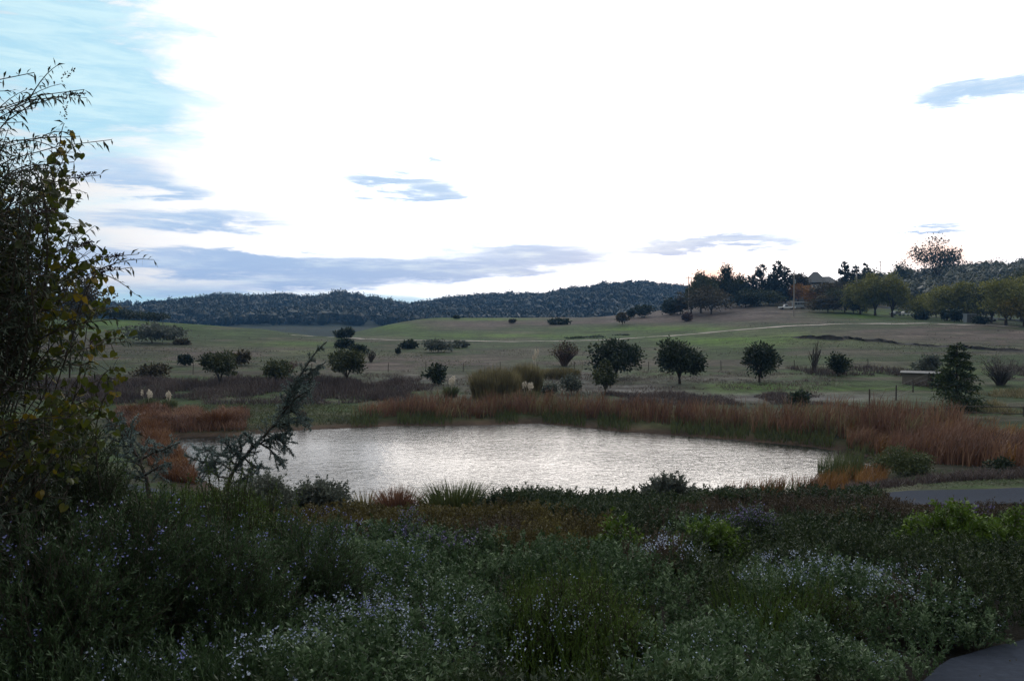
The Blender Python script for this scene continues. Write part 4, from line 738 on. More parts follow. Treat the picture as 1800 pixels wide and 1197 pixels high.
def car(name, label, cat, px, Y, L, Hh, body, rz=0, kind='pickup'):
    P = spot(px, Y); r = empty(name, P, label, cat); r.rotation_euler = (0, 0, rz); W_ = 1.8; l = L / 2
    mb = MB()
    if kind == 'pickup':
        box(mb, (-l, -.9, .45), (l, .9, Hh * .56), top=(.98, .94)); box(mb, (-l * .15, -.82, Hh * .56 - .002), (l * .42, .82, Hh), top=(.72, .86)); bx = ((-l * .08, -.86, Hh * .6), (l * .3, .86, Hh * .9))
    elif kind == 'van':
        box(mb, (-l, -.95, .4), (l, .95, Hh), top=(.94, .93)); bx = ((-l * .85, -.965, Hh * .6), (l * .8, .965, Hh * .85))
    else:
        box(mb, (-l, -.85, .35), (l, .85, Hh * .6), top=(.96, .92)); box(mb, (-l * .62, -.78, Hh * .6 - .002), (l * .45, .78, Hh), top=(.68, .82)); bx = ((-l * .42, -.80, Hh * .64), (l * .25, .80, Hh * .9))
    b = mb.build('body', M[body], r); md = b.modifiers.new('bev', 'BEVEL'); md.width = .06; md.segments = 2
    if kind == 'van':
        for q in range(4):
            a = bx[0][0] + (bx[1][0] - bx[0][0]) * (q + .1) / 4; e = a + (bx[1][0] - bx[0][0]) * .2; part('window', 'glass', r, ((a, bx[0][1], bx[0][2]), (e, bx[1][1], bx[1][2])))
    else: part('window', 'glass', r, bx)
    for x in (-l * .62, l * .62):
        for y in (-.84, .84):
            w_ = MB(); tube(w_, [(x, y - .11, .34), (x, y, .34), (x, y + .11, .34)], [.33, .34, .33], 14); box(w_, (x - .12, y - .1, .22), (x + .12, y + .1, .46)); tw = w_.build('wheel', M['tyre'], r)
            rm = MB(); s2 = -1 if y < 0 else 1; tube(rm, [(x, y + s2 * .05, .34), (x, y + s2 * .1, .34), (x, y + s2 * .125, .34)], [.18, .18, .17], 10); rm.build('rim', M['metal'], tw)
    for y in (-.6, .6):
        part('headlight', 'white', r, ((l - .02, y - .15, .62), (l + .03, y + .15, .78))); part('tail_light', 'redlamp', r, ((-l - .03, y - .12, .62), (-l + .02, y + .12, .78)))
    return r
car('pickup_truck', 'white pickup parked on the hill in front of the orange trees', 'pickup', 1383, 284, 5.6, 1.75, 'white', math.pi)
car('parked_van', 'pale van with dark windows right behind the utility pole', 'van', 1404, 288, 4.6, 2.3, 'metal', .1, 'van')
car('parked_car', 'silver car parked behind the roundest olive tree', 'car', 1577, 262, 4.6, 1.4, 'metal', .2, 'sedan')
car('parked_car', 'silver car half hidden right of the roundest olive tree', 'car', 1592, 262, 4.5, 1.4, 'white', .2, 'sedan')
car('parked_car', 'grey car parked at right, beyond the dark bush', 'car', 1737, 232, 4.5, 1.4, 'metal', 2.9, 'sedan')
P = spot(1704, 212); r = empty('utility_cabinet', P, 'blue grey cabinet box beside the track under the olive trees', 'cabinet')
mb = MB(); box(mb, (-1.25, -.9, 0), (1.25, .9, 2.3)); b = mb.build('housing', M['metal'], r); md = b.modifiers.new('bev', 'BEVEL'); md.width = .05
part('door', 'roofm', r, ((-1.1, -.93, .15), (-.03, -.904, 2.15))); part('door', 'roofm', r, ((.03, -.93, .15), (1.1, -.904, 2.15))); part('lid', 'metal', r, ((-1.35, -1, 2.303), (1.35, 1, 2.4)))
def rock(label, px, Y, w_, h_):
    P = spot(px, Y); o = MB(); u = np.linspace(0, 2 * np.pi, 10, endpoint=False); vs = [(0, 0, h_)]
    for k, (f, z) in enumerate([(.55, .9), (.95, .5), (1, .0), (1, -.3)]):
        for a in u: g2 = 1 + .25 * (vnoise(np.cos(a) * 2 + px, np.sin(a) * 2 + k, 1) - .5); vs.append((math.cos(a) * w_ * f * g2, math.sin(a) * w_ * .6 * f * g2, h_ * z))
    o.add(vs, [[0, 1 + i, 1 + (i + 1) % 10] for i in range(10)]); q = [[1 + a * 10 + i, 1 + (a + 1) * 10 + i, 1 + (a + 1) * 10 + (i + 1) % 10, 1 + a * 10 + (i + 1) % 10] for a in range(3) for i in range(10)]
    o.add(np.zeros((0, 3)), np.array(q) - 11)
    ob = o.build('boulder', M['rock'], smooth=False); ob.location = [float(t_) for t_ in P]; return tag(ob, label, 'rock')
rock('long pale boulder in the grass below the parked silver cars', 1607, 243, 1.8, .45)
rock('small pale rock at the left end of the dark cut bank', 1374, 168, .35, .4)

# ------------------------------------------------------------ blue cedars, centre left
def P3(px, py, Y): return at(px, py, Y)
def cedar(label, Y, boughs, twigs, seed, dense=1.0):
    global rng
    rng = np.random.default_rng(seed); b0 = boughs[0][0]; X0 = (b0[0] - 900) / F * Y; g0 = np.array([X0, Y, float(H(np.array([X0]), np.array([Y]))[0])])
    r = empty('blue_cedar', g0, label, 'cedar', 'blue cedars'); tk = MB(); lf = MB(); A = []; AD = []
    sc = Y / F
    def needles(pts, step=.028, m_=11, L=.034):
        pp = path_pts(pts, max(3, int(np.linalg.norm(np.diff(pts, axis=0), axis=1).sum() / step))); tg = unit(np.gradient(pp, axis=0)); k = np.repeat(np.arange(len(pp)), m_)
        d = unit(rng.normal(size=(len(k), 3)) + tg[k] * .5 + [0, 0, .35]); A.append(pp[k] + rng.normal(size=(len(k), 3)) * .006); AD.append(d * L)
    first = P3(*b0, Y); tube(tk, curve3(g0 - [0, 0, .2], (g0 + first) / 2 + [.1, .1, 0], first, 8), np.linspace(.05, .034, 8), 7)
    for bi, bl in enumerate(boughs):
        dep = Y + (0 if bi == 0 else U(-.5, .5)); n_ = len(bl); ys = Y + (dep - Y) * np.linspace(0, 1, n_) + (np.cumsum(U(-.06, .06, n_)))
        pts = path_pts(np.array([P3(a, b, y) for (a, b), y in zip(bl, ys)]), 16); r0 = .032 if bi == 0 else .016
        tube(tk, pts, np.linspace(r0, .008, 16), 6); needles(pts[3:], .03, 9)
        L = np.linalg.norm(np.diff(pts, axis=0), axis=1).sum()
        for j in range(int(L / .050 * dense)):
            t_ = int(U(2, 15)); s0 = pts[t_]; ax = unit(pts[min(15, t_ + 1)] - pts[t_ - 1]); ln = U(.10, .34) * (1.1 - t_ / 22)
            d = unit(ax * .8 + rng.normal(size=3) * .75); e = s0 + d * ln; q = curve3(s0, s0 + d * ln * .5 + rng.normal(size=3) * .03, e + [0, 0, -.03], 5); tube(tk, q, np.linspace(.010, .004, 5), 4); needles(q, .026, 11)
            if U(0, 1) < .6:
                d2 = unit(d + rng.normal(size=3) * .7); e2 = q[3] + d2 * ln * .5; q2 = np.array([q[3], (q[3] + e2) / 2, e2]); tube(tk, q2, [.006, .005, .003], 3); needles(q2, .026, 10)
    P_ = np.concatenate(A); D_ = np.concatenate(AD); leaves(lf, P_, D_, np.linalg.norm(D_, axis=1) * U(.7, 1.3, len(P_)), .0105)
    child(tk, 'trunk', M['greybark'] if 0 else M['bark'], r); child(lf, 'needles', M['cedar'], r)
cedar('blue cedar leaning right over the pond with a long drooping tip', 13.5, [
 [(398,868),(405,835),(425,808),(448,782),(470,760),(490,738),(505,705),(520,672),(538,645),(552,622),(566,606),(574,601)],
 [(470,760),(492,735),(515,712),(530,688),(548,665),(560,650),(572,636)],[(490,738),(512,700),(528,670),(548,652),(566,640)],
 [(440,790),(470,772),(492,766),(508,770),(514,762)],[(455,778),(475,790),(488,808),(502,820)],[(470,766),(490,772),(502,784),(512,794)],
 [(425,808),(410,790),(395,778),(386,768)],[(415,818),(395,800),(375,795),(358,790),(345,792)],[(410,828),(385,812),(365,815),(345,808),(325,800)],
 [(405,840),(385,838),(365,826),(350,832)],[(430,805),(445,820),(455,822),(461,815)],[(420,812),(425,790),(420,772),(425,765)],
 [(445,785),(438,768),(430,760)],[(480,750),(510,742),(530,742),(545,748)],[(495,728),(520,700),(535,690),(548,682)],[(400,850),(420,845),(440,838),(450,828)],
 [(500,716),(528,730),(535,742)],[(385,845),(378,820),(372,800),(380,785)]], [], 3, 1.15)
cedar('darker blue cedar at left in front of the orange reeds', 11.5, [
 [(262,872),(258,840),(245,810),(232,785),(215,765),(200,750),(190,738),(184,730)],[(245,810),(270,795),(290,790),(305,782),(316,778)],[(232,785),(222,760),(210,742),(212,730)],
 [(240,800),(228,770),(218,745),(212,732),(214,728)],[(250,820),(225,805),(205,800),(195,790)],[(255,835),(280,820),(300,815)],[(225,775),(205,775),(190,765)],[(248,815),(252,790),(262,770)],[(258,840),(235,835),(215,825)]], [], 4, .9)
rng = np.random.default_rng(21)

# ------------------------------------------------------------ the near shrub bank
KIND = dict(   # leaves per sprig, leaf length, leaf width, stem length, angle out, upright
 rosemary=(28, .030, .007, .26, .8, 1.2), broom=(34, .020, .0050, .40, .45, 2.2), grey=(22, .032, .015, .18, 1.1, .7), dark=(20, .030, .014, .2, 1.0, .8),
 ochre=(18, .022, .012, .15, 1.0, .6), ruddy=(18, .024, .009, .2, .9, .9), lime=(16, .045, .020, .2, 1.2, .9), purple=(18, .022, .010, .2, 1.0, 1.0), greyleaf=(20, .03, .015, .22, 1.0, .7))
def sprigs(lf, st, P, ax, kind, sf, ls=1.0):
    """leafy sprigs: P bases, ax directions, sf size factors"""
    m_, L, Wd, sl, out, up = KIND[kind]; n = len(P)
    if n == 0: return
    ax = unit(ax); ln = sl * U(.6, 1.25, n) * np.sqrt(sf); k = np.repeat(np.arange(n), m_); t_ = U(.12, 1.02, n * m_)[:, None]
    per = unit(np.cross(ax[k], rng.normal(size=(n * m_, 3)))); q = P[k] + ax[k] * (ln[k][:, None] * t_)
    tint = np.clip(U(0, 1, n)[k] * .45 + .3 * t_[:, 0] + U(-.1, .3, n * m_), 0, 1)
    leaves(lf, q, ax[k] * (1.05 - out * .3) + per * out + [0, 0, .15], L * sf[k] * ls * U(.6, 1.3, n * m_), Wd * sf[k] * ls * U(.7, 1.2, n * m_), tint)
    if st is not None: leaves(st, P, ax, ln, .006 * sf)
def flowers(fm, P, ax, sf, m_=7, size=.012, sl=.24):
    n = len(P)
    if n == 0: return
    k = np.repeat(np.arange(n), m_); q = P[k] + unit(ax)[k] * (sl * U(.6, 1.15, n * m_))[:, None] + rng.normal(size=(n * m_, 3)) * .014 * sf[k][:, None]
    leaves(fm, q, rng.normal(size=q.shape) + [0, -.3, .4], size * sf[k] * U(.8, 1.5, n * m_), size * sf[k] * .8)
def lumps(X_, Y_):
    a = 1 - np.abs(2 * vnoise(X_ / 1.25, Y_ / 1.5, 40) - 1); b = vnoise(X_ / .55, Y_ / .6, 41); return .10 + .40 * a + .22 * b + .14 * vnoise(X_ / 3.1, Y_ / 3.5, 44)
PATHC = np.array([(9.0, 8.2), (6.2, 6.9), (4.35, 5.6), (3.1, 4.2), (2.4, 2.0), (2.3, -1)])
def dist_poly(X_, Y_, P):
    d = np.full(np.shape(X_), 1e9)
    for a, b in zip(P[:-1], P[1:]):
        e = b - a; t_ = np.clip(((X_ - a[0]) * e[0] + (Y_ - a[1]) * e[1]) / (e @ e), 0, 1); d = np.minimum(d, np.hypot(X_ - a[0] - t_ * e[0], Y_ - a[1] - t_ * e[1]))
    return d
ZN = [('rosemary',220,1010,330,150,1.1),('rosemary',60,1150,260,120,1.1),('rosemary',560,960,120,45,.9),('rosemary',850,1020,120,40,.7),
 ('grey',640,975,190,55,1.0),('grey',700,1090,240,130,1.2),('grey',1000,975,170,40,1.0),('grey',1290,1130,220,75,1.1),('grey',1560,1120,200,80,1.0),('grey',1470,1010,170,30,1.1),('grey',1150,1020,110,40,.8),
 ('broom',1000,1100,150,110,1.15),('broom',330,900,220,40,1.1),('broom',1350,1060,140,40,.9),('ochre',760,903,330,24,1.3),('ochre',560,912,160,18,1.2),('ochre',990,932,110,30,1.2),('ochre',1490,905,110,10,.8),
 ('ruddy',900,915,150,24,.9),('ruddy',1320,895,330,20,1.0),('ruddy',1640,900,180,25,.9),('ruddy',1120,950,120,25,.7),('ruddy',1640,1030,120,30,.9),('dark',1100,890,240,26,1.1),('dark',1500,940,330,55,1.05),('dark',1720,1010,160,70,1.1),('dark',1100,900,900,900,.45)]
N = 66000; Yq = 3.0 + 24.0 * U(0, 1, N) ** 1.0; sfq = np.maximum(1, (Yq / 6.0) ** .75)
Xq = (U(-160, 1960, N) - 900) / F * Yq
sq = Xq / Yq * F + 900
crest = np.interp(sq, [-200,500,900,1150,1300,1500,1570,1630,1800,2000], [27,25,24,25.5,26.5,26.5,26,23.2,22.8,22.5])
dp = dist_poly(Xq, Yq, PATHC); ok = (dp > 1.12 + .2 * vnoise(Xq * 2, Yq * 2, 9)) & (Yq < crest + .8 * vnoise(Xq * 1.5, Yq, 8)) & ~((Xq > 3.0) & (Yq < 5.0))
Xq, Yq, sq, dp = Xq[ok], Yq[ok], sq[ok], dp[ok]; N = len(Xq); sfq = np.maximum(1, (Yq / 6.0) ** .75)
hc = lumps(Xq, Yq) * (.35 + .65 * sstep(dp, 1.0, 2.0)) * (1 - .72 * sstep(sq, 1530, 1620) * sstep(Yq, 15, 20)) * (1 - .66 * (1 - sstep(sq, 840, 900)) * sstep(Yq, 16, 21)); lay = 1 - .55 * U(0, 1, N) ** 2; Zg = H(Xq, Yq)
e_ = .08; gx = (lumps(Xq + e_, Yq) - lumps(Xq - e_, Yq)) / (2 * e_); gy_ = (lumps(Xq, Yq + e_) - lumps(Xq, Yq - e_)) / (2 * e_)
nrm = unit(np.stack([-gx, -gy_, np.ones(N)], 1)); topz = Zg + hc; yq = 555 + (8 - topz) * F / Yq
sc_ = np.array([wt * np.exp(-(((sq - cx) / rx) ** 2 + ((yq - cy) / ry) ** 2)) + .34 * fbm(Xq / 1.6 + 13 * i, Yq / 2.2, 2, 60 + i) for i, (nm, cx, cy, rx, ry, wt) in enumerate(ZN)])
pick = np.argmax(sc_, 0); names = np.array([z[0] for z in ZN])[pick]
LAB = dict(rosemary='dark green rosemary ground cover filling the lower left of the bank', grey='grey green small leaved ground cover in the middle of the near bank', broom='fine feathery green ground cover on the near bank',
 ochre='yellow brown low ground cover on the crest of the near bank', ruddy='reddish brown low ground cover along the top of the near bank', dark='dark green leafy ground cover over the right of the near bank')
for nm in ('rosemary', 'grey', 'broom', 'ochre', 'ruddy', 'dark'):
    q = names == nm; m_, L, Wd, sl_, out, up = KIND[nm]; ax = unit(nrm[q] * .8 + rng.normal(size=(q.sum(), 3)) * .38 + [0, 0, up * .6]); Pq = np.stack([Xq[q], Yq[q], Zg[q] + hc[q] * lay[q] - sl_ * .6 * np.minimum(1, hc[q] / .3)], 1)
    lf = MB(); sprigs(lf, lf, Pq, ax, nm, sfq[q]); stuff(lf, {'rosemary':'rosemary_cover','grey':'grey_cover','broom':'feathery_cover','ochre':'ochre_cover','ruddy':'ruddy_cover','dark':'leafy_cover'}[nm], nm, LAB[nm], 'ground cover')
q_ = path_pts(PATHC, 900); lit = MB(); P_ = np.c_[q_ + rng.normal(size=q_.shape) * .75, np.zeros(900)]; keep = (dist_poly(P_[:, 0], P_[:, 1], PATHC) < 1.5) & (U(0, 1, 900) < .15 + .8 * (dist_poly(P_[:, 0], P_[:, 1], PATHC) > .8)); P_ = P_[keep]
P_[:, 2] = H(P_[:, 0], P_[:, 1]) + .065; leaves(lit, P_, rng.normal(size=P_.shape) * [1, 1, .12], U(.012, .035, len(P_)), U(.008, .018, len(P_))); stuff(lit, 'leaf_litter', 'brown', 'dry brown fallen leaves along the edges of the near path', 'litter')
def fl_patch(zs, mat, name, label, thr, prob, size=.012, m_=7):
    f = sum(np.exp(-(((sq - cx) / rx) ** 2 + ((yq - cy) / ry) ** 2)) for cx, cy, rx, ry in zs); q = (f > .28) & (vnoise(Xq / .45, Yq / .5, 71) * .6 + vnoise(Xq / .14, Yq / .16, 73) * .4 + f * .15 > thr) & (U(0, 1, N) < prob * (.9 if mat == 'paleflower' else .65)) & (lay > .9)
    prob = prob
    fm = MB(); flowers(fm, np.stack([Xq, Yq, topz - .12], 1)[q], nrm[q] + rng.normal(size=(q.sum(), 3)) * .35, sfq[q], m_, size, .17); return stuff(fm, name, mat, label, 'flowers')
fl_patch([(220,1000,330,110),(60,1080,200,140),(540,1030,150,60),(700,965,60,20),(400,950,200,50)], 'blueflower', 'rosemary_flowers', 'small violet blue flowers on the dark rosemary at lower left', .60, .75, .013, 6)
fl_patch([(640,1075,180,60),(560,1150,130,50),(760,1130,150,40),(980,1060,60,40),(960,1150,50,50),(200,1185,120,20)], 'paleflower', 'pale_flowers', 'pale blue white flowers scattered over the grey cover at bottom centre', .54, .7, .014, 7)
fl_patch([(1470,1010,160,22),(1560,1040,90,18),(1390,990,60,14),(1190,965,60,12),(1680,1040,70,25)], 'paleflower', 'lilac_flowers', 'lilac white flower heads in a diagonal band at right', .46, .9, .014, 7)
fl_patch([(1260,1120,260,70),(1500,1150,180,60)], 'paleflower', 'white_flecks', 'sparse white flower flecks on the grey cover at lower right', .62, .35, .010, 4)
fl_patch([(720,935,30,10),(800,950,40,8),(600,945,40,8),(1700,893,60,6)], 'purple', 'lavender_flowers', 'dull lavender flower spikes near the crest of the bank', .40, .9, .02, 8)

def bush(name, label, px, Y, wid, h, kind, n, mat=None, fl=None, group=None, cat='shrub', zoff=0, shape=.55, fprob=.4, ls=1.0):
    X0 = (px - 900) / F * Y; R = wid / F * Y / 2; Z0 = float(H(np.array([X0]), np.array([Y]))[0]); r = empty(name, (X0, Y, Z0), label, cat, group)
    a = U(0, 6.28, n); rr = np.sqrt(U(0, 1, n)); u = vnoise(np.cos(a) * 2.2 + px, np.sin(a) * 2.2 + rr * 3, 5) * .5 + .75; rr = rr * u
    hz = h * np.clip(1 - (rr / 1.25) ** 2, 0, 1) ** shape * (.8 + .4 * vnoise(np.cos(a) * rr * 3 + px, np.sin(a) * rr * 3, 6)); x = X0 + np.cos(a) * rr * R; y = Y + np.sin(a) * rr * R * .9; ly = 1 - .6 * U(0, 1, n) ** 1.6
    sf = np.full(n, max(1, (Y / 6) ** .75)); m_, L, Wd, sl_, out, up = KIND[kind]
    P_ = np.stack([x, y, H(x, y) + np.maximum(.03, hz * ly - sl_ * .7 * np.sqrt(sf))], 1); ax = unit(np.stack([np.cos(a) * rr, np.sin(a) * rr, 0 * a], 1) * .8 + rng.normal(size=(n, 3)) * .35 + [0, 0, up * .55 + .35])
    lf = MB(); st = MB(); sprigs(lf, st, P_, ax, kind, sf, ls)
    for k in range(10):
        i = int(U(0, n)); tube(st, curve3(np.array([X0, Y, Z0]), np.array([(X0 + x[i]) / 2, (Y + y[i]) / 2, Z0 + hz[i] * .3]), P_[i], 6), np.linspace(.018, .006, 6), 4)
    child(st, 'stems', M['stem'], r); child(lf, 'foliage', M[mat or kind], r)
    if fl:
        fm = MB(); q = (ly > .75) & (U(0, 1, n) < fprob); flowers(fm, P_[q], ax[q], sf[q], 8, .014, sl_ * 1.05); tag(child(fm, 'flowers', M[fl], r), kind='stuff')
    return r
def wands(name, label, px, Y, wid, h, mat, nst, m_=46, group=None, cat='shrub', ll=.032, lw=.0085, splay=.35):
    """upright many-stemmed bush, each wand clad in short leaves"""
    X0 = (px - 900) / F * Y; R = wid / F * Y / 2; Z0 = float(H(np.array([X0]), np.array([Y]))[0]); r = empty(name, (X0, Y, Z0), label, cat, group); st = MB(); lf = MB()
    for k in range(nst):
        a = U(0, 6.28); rr = R * math.sqrt(U(0, 1)) ; b = np.array([X0 + math.cos(a) * rr * .55, Y + math.sin(a) * rr * .5, 0]); b[2] = float(H(b[0:1], b[1:2])[0]); hh = h * U(.6, 1.0) * (1 - .35 * (rr / R) ** 2)
        e = b + [math.cos(a) * rr * .6 + U(-.1, .1), math.sin(a) * rr * .5, hh]; pts = curve3(b, b + (e - b) * [.2, .2, .6], e, 7); tube(st, pts, np.linspace(.008, .0025, 7), 3)
        for j in range(4):
            s0 = pts[int(U(2, 6))]; e2 = s0 + np.array([U(-.1, .1), U(-.1, .1), U(.1, .32) * h]); q2 = np.array([s0, (s0 + e2) / 2 + [U(-.02, .02), 0, 0], e2]); pp = path_pts(q2, 14); k2 = np.repeat(np.arange(14), 3); leaves(lf, pp[k2], rng.normal(size=(42, 3)) * .6 + [0, 0, .8], ll * U(.7, 1.3, 42), lw, np.clip(U(0, .6) + U(0, .4, 42), 0, 1)); tube(st, q2, [.004, .003, .002], 3)
        pp = path_pts(pts[2:], m_); leaves(lf, pp, rng.normal(size=(m_, 3)) * .6 + [0, 0, .7], ll * U(.8, 1.3, m_), lw * 1.1, np.clip(U(0, .6) + U(0, .4, m_), 0, 1))
    child(st, 'stems', M['stem'], r); child(lf, 'foliage', M[mat], r); return r
def hgt(px, Y, top):      # plant height that reaches a given sight line
    return 8 + (555 - top) / F * Y - float(H(np.array([(px - 900) / F * Y]), np.array([float(Y)]))[0])
for px, Y, wd, top, lab in [(60,4.4,330,930,'rosemary mound in the dark lower left corner, under the tall shrub'),(215,4.9,260,905,'rosemary mound dotted with violet flowers, left of centre of the broom row'),(375,5.3,250,912,'rosemary mound with violet flowers in front of the tallest broom'),(530,6.4,200,935,'lower rosemary mound at the right end of the broom row')]:
    bush('rosemary_shrub', lab, px, Y, wd, hgt(px, Y, top), 'rosemary', 1500, fl='blueflower', fprob=.035, group='rosemary mounds at lower left', shape=.45)
bush('dark_shrub', 'dense dark tangle under the leaning left shrub, in the left corner', -30, 5.0, 300, hgt(-30, 5.0, 790), 'rosemary', 2400, mat='dark', shape=.4)
bush('dark_shrub', 'dark tangled bush behind the broom row at the foot of the left shrub', 125, 5.6, 210, hgt(125, 5.6, 785), 'rosemary', 2000, mat='dark', shape=.45)
for px, Y, wd, top, ns, lab in [(395,7.6,150,826,150,'tallest feathery green broom standing under the blue cedar'),(300,7.0,150,848,130,'feathery green broom left of the tallest one, below the road'),(225,6.4,150,838,130,'feathery green broom left of the darker cedar\'s foot'),(470,8.2,120,868,110,'rightmost feathery broom, reaching to the grey round shrubs'),(150,5.9,170,808,150,'broom merging with the dark tangle under the leaning shrub')]:
    wands('broom_shrub', lab, px, Y, wd, hgt(px, Y, top), 'broom', ns, group='broom shrubs at the left of the bank')
wands('feathery_shrub', 'wide soft green feathery shrub at bottom centre', 1000, 5.6, 260, hgt(1000, 5.6, 1015), 'broom', 170, ll=.026)
wands('feathery_shrub', 'small feathery green shrub at the bottom edge right of centre', 1100, 4.7, 130, hgt(1100, 4.7, 1075), 'broom', 60, ll=.026)
wands('feathery_shrub', 'feathery dark green shrub in front of the lilac flower band', 1420, 6.6, 200, hgt(1420, 6.6, 1030), 'broom', 110, ll=.026)
bush('lime_shrub', 'bright lime green shrub in front of the purple flowers', 1245, 10.5, 115, .85, 'lime', 420)
bush('lime_shrub', 'small yellow lime shrub left of the bright lime one', 1092, 11.5, 70, .75, 'lime', 160)
bush('lime_shrub', 'largest lime green shrub at right, beyond the lilac band', 1690, 11.2, 180, .95, 'lime', 620)
bush('lime_shrub', 'lime green shrub cut off by the right edge', 1790, 10.6, 100, .85, 'lime', 260)
bush('statice_shrub', 'mound covered in dark purple flowers on the bank', 1315, 12.0, 100, .98, 'purple', 360, mat='grey', fl='purple', fprob=1)
bush('statice_shrub', 'low mound of pale blue grey flowers left of the purple mound', 1215, 12.3, 100, .8, 'grey', 320, fl='paleflower', fprob=.5)
bush('statice_shrub', 'thin violet flower spikes in the middle of the near bank', 722, 11.6, 34, .95, 'purple', 60, mat='grey', fl='purple', fprob=1)
for px, Y, wd, top, lab in [(557,21,90,848,'round grey shrub standing against the pond water, left of the grasses'),(450,19.5,100,838,'round grey shrub right under the blue cedar'),(1178,23.5,80,839,'round grey green shrub against the water right of the middle')]:
    bush('grey_shrub', lab, px, Y, wd, hgt(px, Y, top), 'greyleaf', 620, shape=.4, group='round grey shrubs on the crest')
for px, Y, wd, top, lab in [(960,22.5,150,863,'dark green low shrub on the crest in the middle of the water line'),(1075,22.5,110,868,'dark low shrub on the crest left of the round grey green one'),(1265,24,120,862,'dark low crest shrub right of the round grey green one'),(880,22,70,872,'dark little crest shrub next to the tall green grass')]:
    bush('dark_shrub', lab, px, Y, wd, hgt(px, Y, top), 'dark', 420, group='dark shrubs on the crest')
bush('silver_shrub', 'grey green mound with white flecks at lower right by the path', 1640, 7.4, 170, .55, 'grey', 620, fl='paleflower', fprob=.1)
for px, Y, wd, top, mt, n_, lab in [(640,23.5,64,850,'reed',110,'thin tan grass tuft against the water right of the grey shrub'),(697,23,76,843,'cattail',300,'reddish grass tuft standing against the pond water'),(800,23.5,130,832,'sedge',520,'tallest green grass tuft against the pond water')]:
    X0 = (px - 900) / F * Y; clump('grass_tuft', lab, px, 0, top, wd, mt, Y=Y, n=int(n_ * 1.5), bw=.038, spread=.8, group='grass tufts against the pond', curve=.2)

# ------------------------------------------------------------ leaning butterfly bush and heart-leaved tree at the left edge
rng = np.random.default_rng(5)
g0 = np.array([-3.75, 4.7, float(H(np.array([-3.75]), np.array([4.7]))[0])])
r = empty('butterfly_bush', g0, 'tall arching shrub with narrow grey leaves and seed spikes at the left edge', 'shrub'); st = MB(); lf = MB(); sd = MB()
def lance(P, ax, t0, step, L, droop=.5):
    pp = path_pts(P, max(3, int(np.linalg.norm(np.diff(P, axis=0), axis=1).sum() / step))); tg = unit(np.gradient(pp, axis=0)); n = len(pp); k0 = int(n * t0)
    for sgn in (1, -1):
        pr = unit(np.cross(tg, rng.normal(size=(n, 3)))) * 1.0
        q = pp[k0:]; d = unit(pr[k0:] * sgn + tg[k0:] * .5 - np.array([0, 0, droop])); ll = L * U(.6, 1.25, len(q)); base_ = q
        # two-piece drooping leaf
        mid = base_ + d * (ll * .55)[:, None]; d2 = unit(d - np.array([0, 0, .55])); side = unit(np.cross(d, rng.normal(size=(len(q), 3)) + [0, 0, 1])) * (ll * .11)[:, None]
        V = np.stack([base_, mid + side, mid - side, mid + d2 * (ll * .55)[:, None]], 1).reshape(-1, 3); b = np.arange(len(q))[:, None] * 4
        lf.add(V, b + [0, 1, 3, 2], U(0, 1, len(q)))
def spike(P, ax, L, n=60):
    t_ = U(0, 1, n); q = P + ax * (L * t_)[:, None] + rng.normal(size=(n, 3)) * (.011 * (1.1 - t_))[:, None]; leaves(sd, q, rng.normal(size=(n, 3)) + ax, .016, .009)
tips = [((152,172),.30,True),((196,246),.0,False),((148,158),.1,False),((243,447),.05,True),((176,308),.1,True),((168,430),.1,True),((62,190),.1,False),((112,170),.2,False),((60,128),.1,False),((232,470),.0,True),((130,285),.2,False),((100,240),.2,False),((130,350),.2,False),((40,215),.2,False),((20,160),.2,False),((90,300),.2,False),((140,240),.2,False),((115,375),.3,True),((205,560),.0,False),((160,640),.1,False),((225,600),.0,False),((150,735),.1,False)]
for (px, py), dd_, sp_ in tips:
    Yt = U(4.0, 4.9); tip = at(px, py, Yt); b = g0 + [U(-.3, .5), U(-.3, .3), 0]; mid = b + (tip - b) * [-.08, .5, .95] + [U(-.15, .1), 0, .05 + dd_]
    pts = curve3(b, mid, tip, 14); tube(st, pts, np.linspace(.009, .002, 14), 5); lance(pts, None, .25, .045, .055)
    if sp_: spike(pts[-2], unit(pts[-1] - pts[-3]), .16, 90)
    for j in range(7):
        i = int(U(5, 13)); s0 = pts[i]; ax = unit(unit(pts[i + 1 if i < 13 else 13] - pts[i - 1]) + rng.normal(size=3) * .6 + [.15, 0, .1]); e = s0 + ax * U(.15, .38); q = curve3(s0, (s0 + e) / 2 + [0, 0, .04], e - [0, 0, .03], 6); tube(st, q, np.linspace(.004, .0015, 6), 3); lance(q, None, .1, .03, .045)
        if U(0, 1) < .25: spike(e, ax, .09, 26)
for k in range(600):      # the dense body at the left edge
    py = 1000 - 780 * U(0, 1) ** .85; edge = np.interp(py, [200,300,400,500,600,700,800,900], [35,72,92,100,98,90,105,130]); px = U(-420, edge); Yt = U(4.0, 5.4); e = at(px, py, Yt)
    if e[2] < float(H(e[0:1], e[1:2])[0]) + .1: continue
    b = g0 + (e - g0) * [U(.6, .95), .8, U(.70, .92)] + rng.normal(size=3) * .08; pts = curve3(b, (b + e) / 2 + [U(-.1, .1), 0, .12], e, 8); tube(st, pts, np.linspace(.007, .002, 8), 3); lance(pts, None, .1, .024, .046)
    for j in range(4):
        s0 = pts[int(U(2, 7))]; e2 = s0 + unit(rng.normal(size=3) + [0, 0, .3]) * U(.12, .3); q = np.array([s0, (s0 + e2) / 2, e2]); tube(st, q, [.003, .002, .0015], 3); lance(q, None, .1, .024, .042)
child(st, 'stems', M['stem'], r); child(lf, 'foliage', M['bud'], r); child(sd, 'seed_spikes', M['seed'], r)
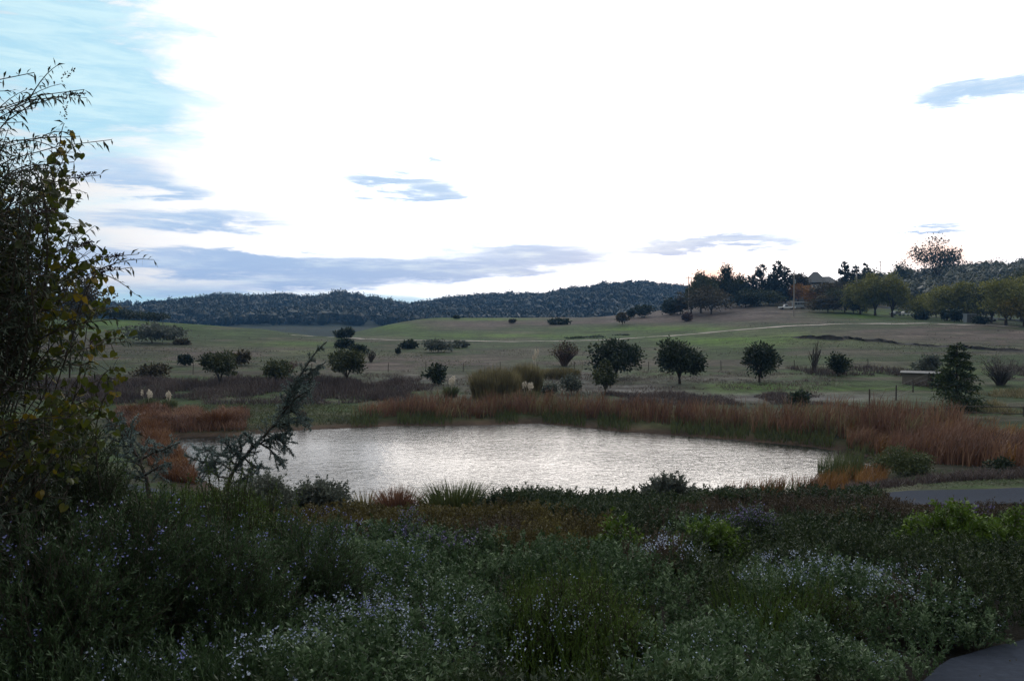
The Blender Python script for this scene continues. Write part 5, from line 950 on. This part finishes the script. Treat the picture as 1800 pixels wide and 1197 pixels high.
g1 = np.array([-3.0, 5.0, float(H(np.array([-3.0]), np.array([5.0]))[0])]); r = empty('heart_leaf_tree', g1, 'thin tree with round yellow green heart leaves, tangled in the tall left shrub', 'tree'); st = MB(); HP = []; HD = []
hv = np.array([[0, 0, 0], [.28, -.14, .05], [.52, .12, .12], [.46, .52, .08], [0, 1.05, 0], [-.46, .52, .08], [-.52, .12, .12], [-.28, -.14, .05], [0, .45, -.03]]); hf = np.array([[0, 1, 2, 8], [8, 2, 3, 4], [8, 4, 5, 6], [0, 8, 6, 7]])
tube(st, curve3(g1 - [0, 0, .1], g1 + [.1, 0, .8], g1 + [.15, -.1, 1.6], 8), np.linspace(.03, .018, 8), 7)
for k in range(70):
    py = U(255, 790) if k > 8 else [256, 300, 345, 395, 440, 475, 520, 585, 650][k]; ex = np.interp(py, [240,330,400,500,600,720,800], [130,120,150,185,215,195,150]); px = ex - abs(rng.normal()) * 85 if k > 8 else ex; Yt = U(4.1, 5.0); e = at(px, py, Yt)
    b = g1 + (e - g1) * [U(.0, .7), U(.3, .7), U(.62, .92)] + [U(-.35, .1), 0, 0]; pts = curve3(b, (b + e) / 2 + [U(-.1, .1), 0, .15], e, 9); tube(st, pts, np.linspace(.0045, .0015, 9), 4)
    for i in range(3, 9):
        for j in range(2 if i < 6 else 3):
            q = pts[i] + rng.normal(size=3) * .05; tube(st, np.array([pts[i], (pts[i] + q) / 2 + [0, 0, .01], q]), [.0018, .0015, .0012], 3); HP.append(q); HD.append(unit(rng.normal(size=3) * [.6, .6, .35] - [0, 0, .75]))
HP = np.array(HP); HD = np.array(HD); n = len(HP); sz = U(.026, .052, n); ya = HD; xa = unit(np.cross(ya, rng.normal(size=(n, 3)) + [0, 1.2, 0])); za = np.cross(xa, ya); fold = U(-1.5, 4.0, n)
V = HP[:, None] + sz[:, None, None] * (hv[None, :, 0:1] * xa[:, None] + hv[None, :, 1:2] * ya[:, None] + hv[None, :, 2:3] * za[:, None] * fold[:, None, None])
lf = MB(); lf.add(V.reshape(-1, 3), (hf[None] + (np.arange(n) * 9)[:, None, None]).reshape(-1, 4), np.repeat(U(0, 1, n), 4)); child(st, 'trunk', M['stem'], r); child(lf, 'leaves', M['heart'], r)

# ------------------------------------------------------------ evening haze
hz = MB(); box(hz, (-2600, -90, -6), (2600, 2400, 96)); m = bpy.data.materials.new('evening_haze'); m.use_nodes = True; t = NT(m.node_tree); t.n.clear(); o_ = t.node('ShaderNodeOutputMaterial'); v_ = t.node('ShaderNodeVolumePrincipled')
v_.inputs['Color'].default_value = (.20, .50, 1.0, 1); v_.inputs['Density'].default_value = .00016; v_.inputs['Anisotropy'].default_value = 0.0; t.l.new(v_.outputs[0], o_.inputs['Volume'])
o = hz.build('haze', m); tag(o, 'thin blue evening haze lying over the whole valley', 'haze', kind='stuff')
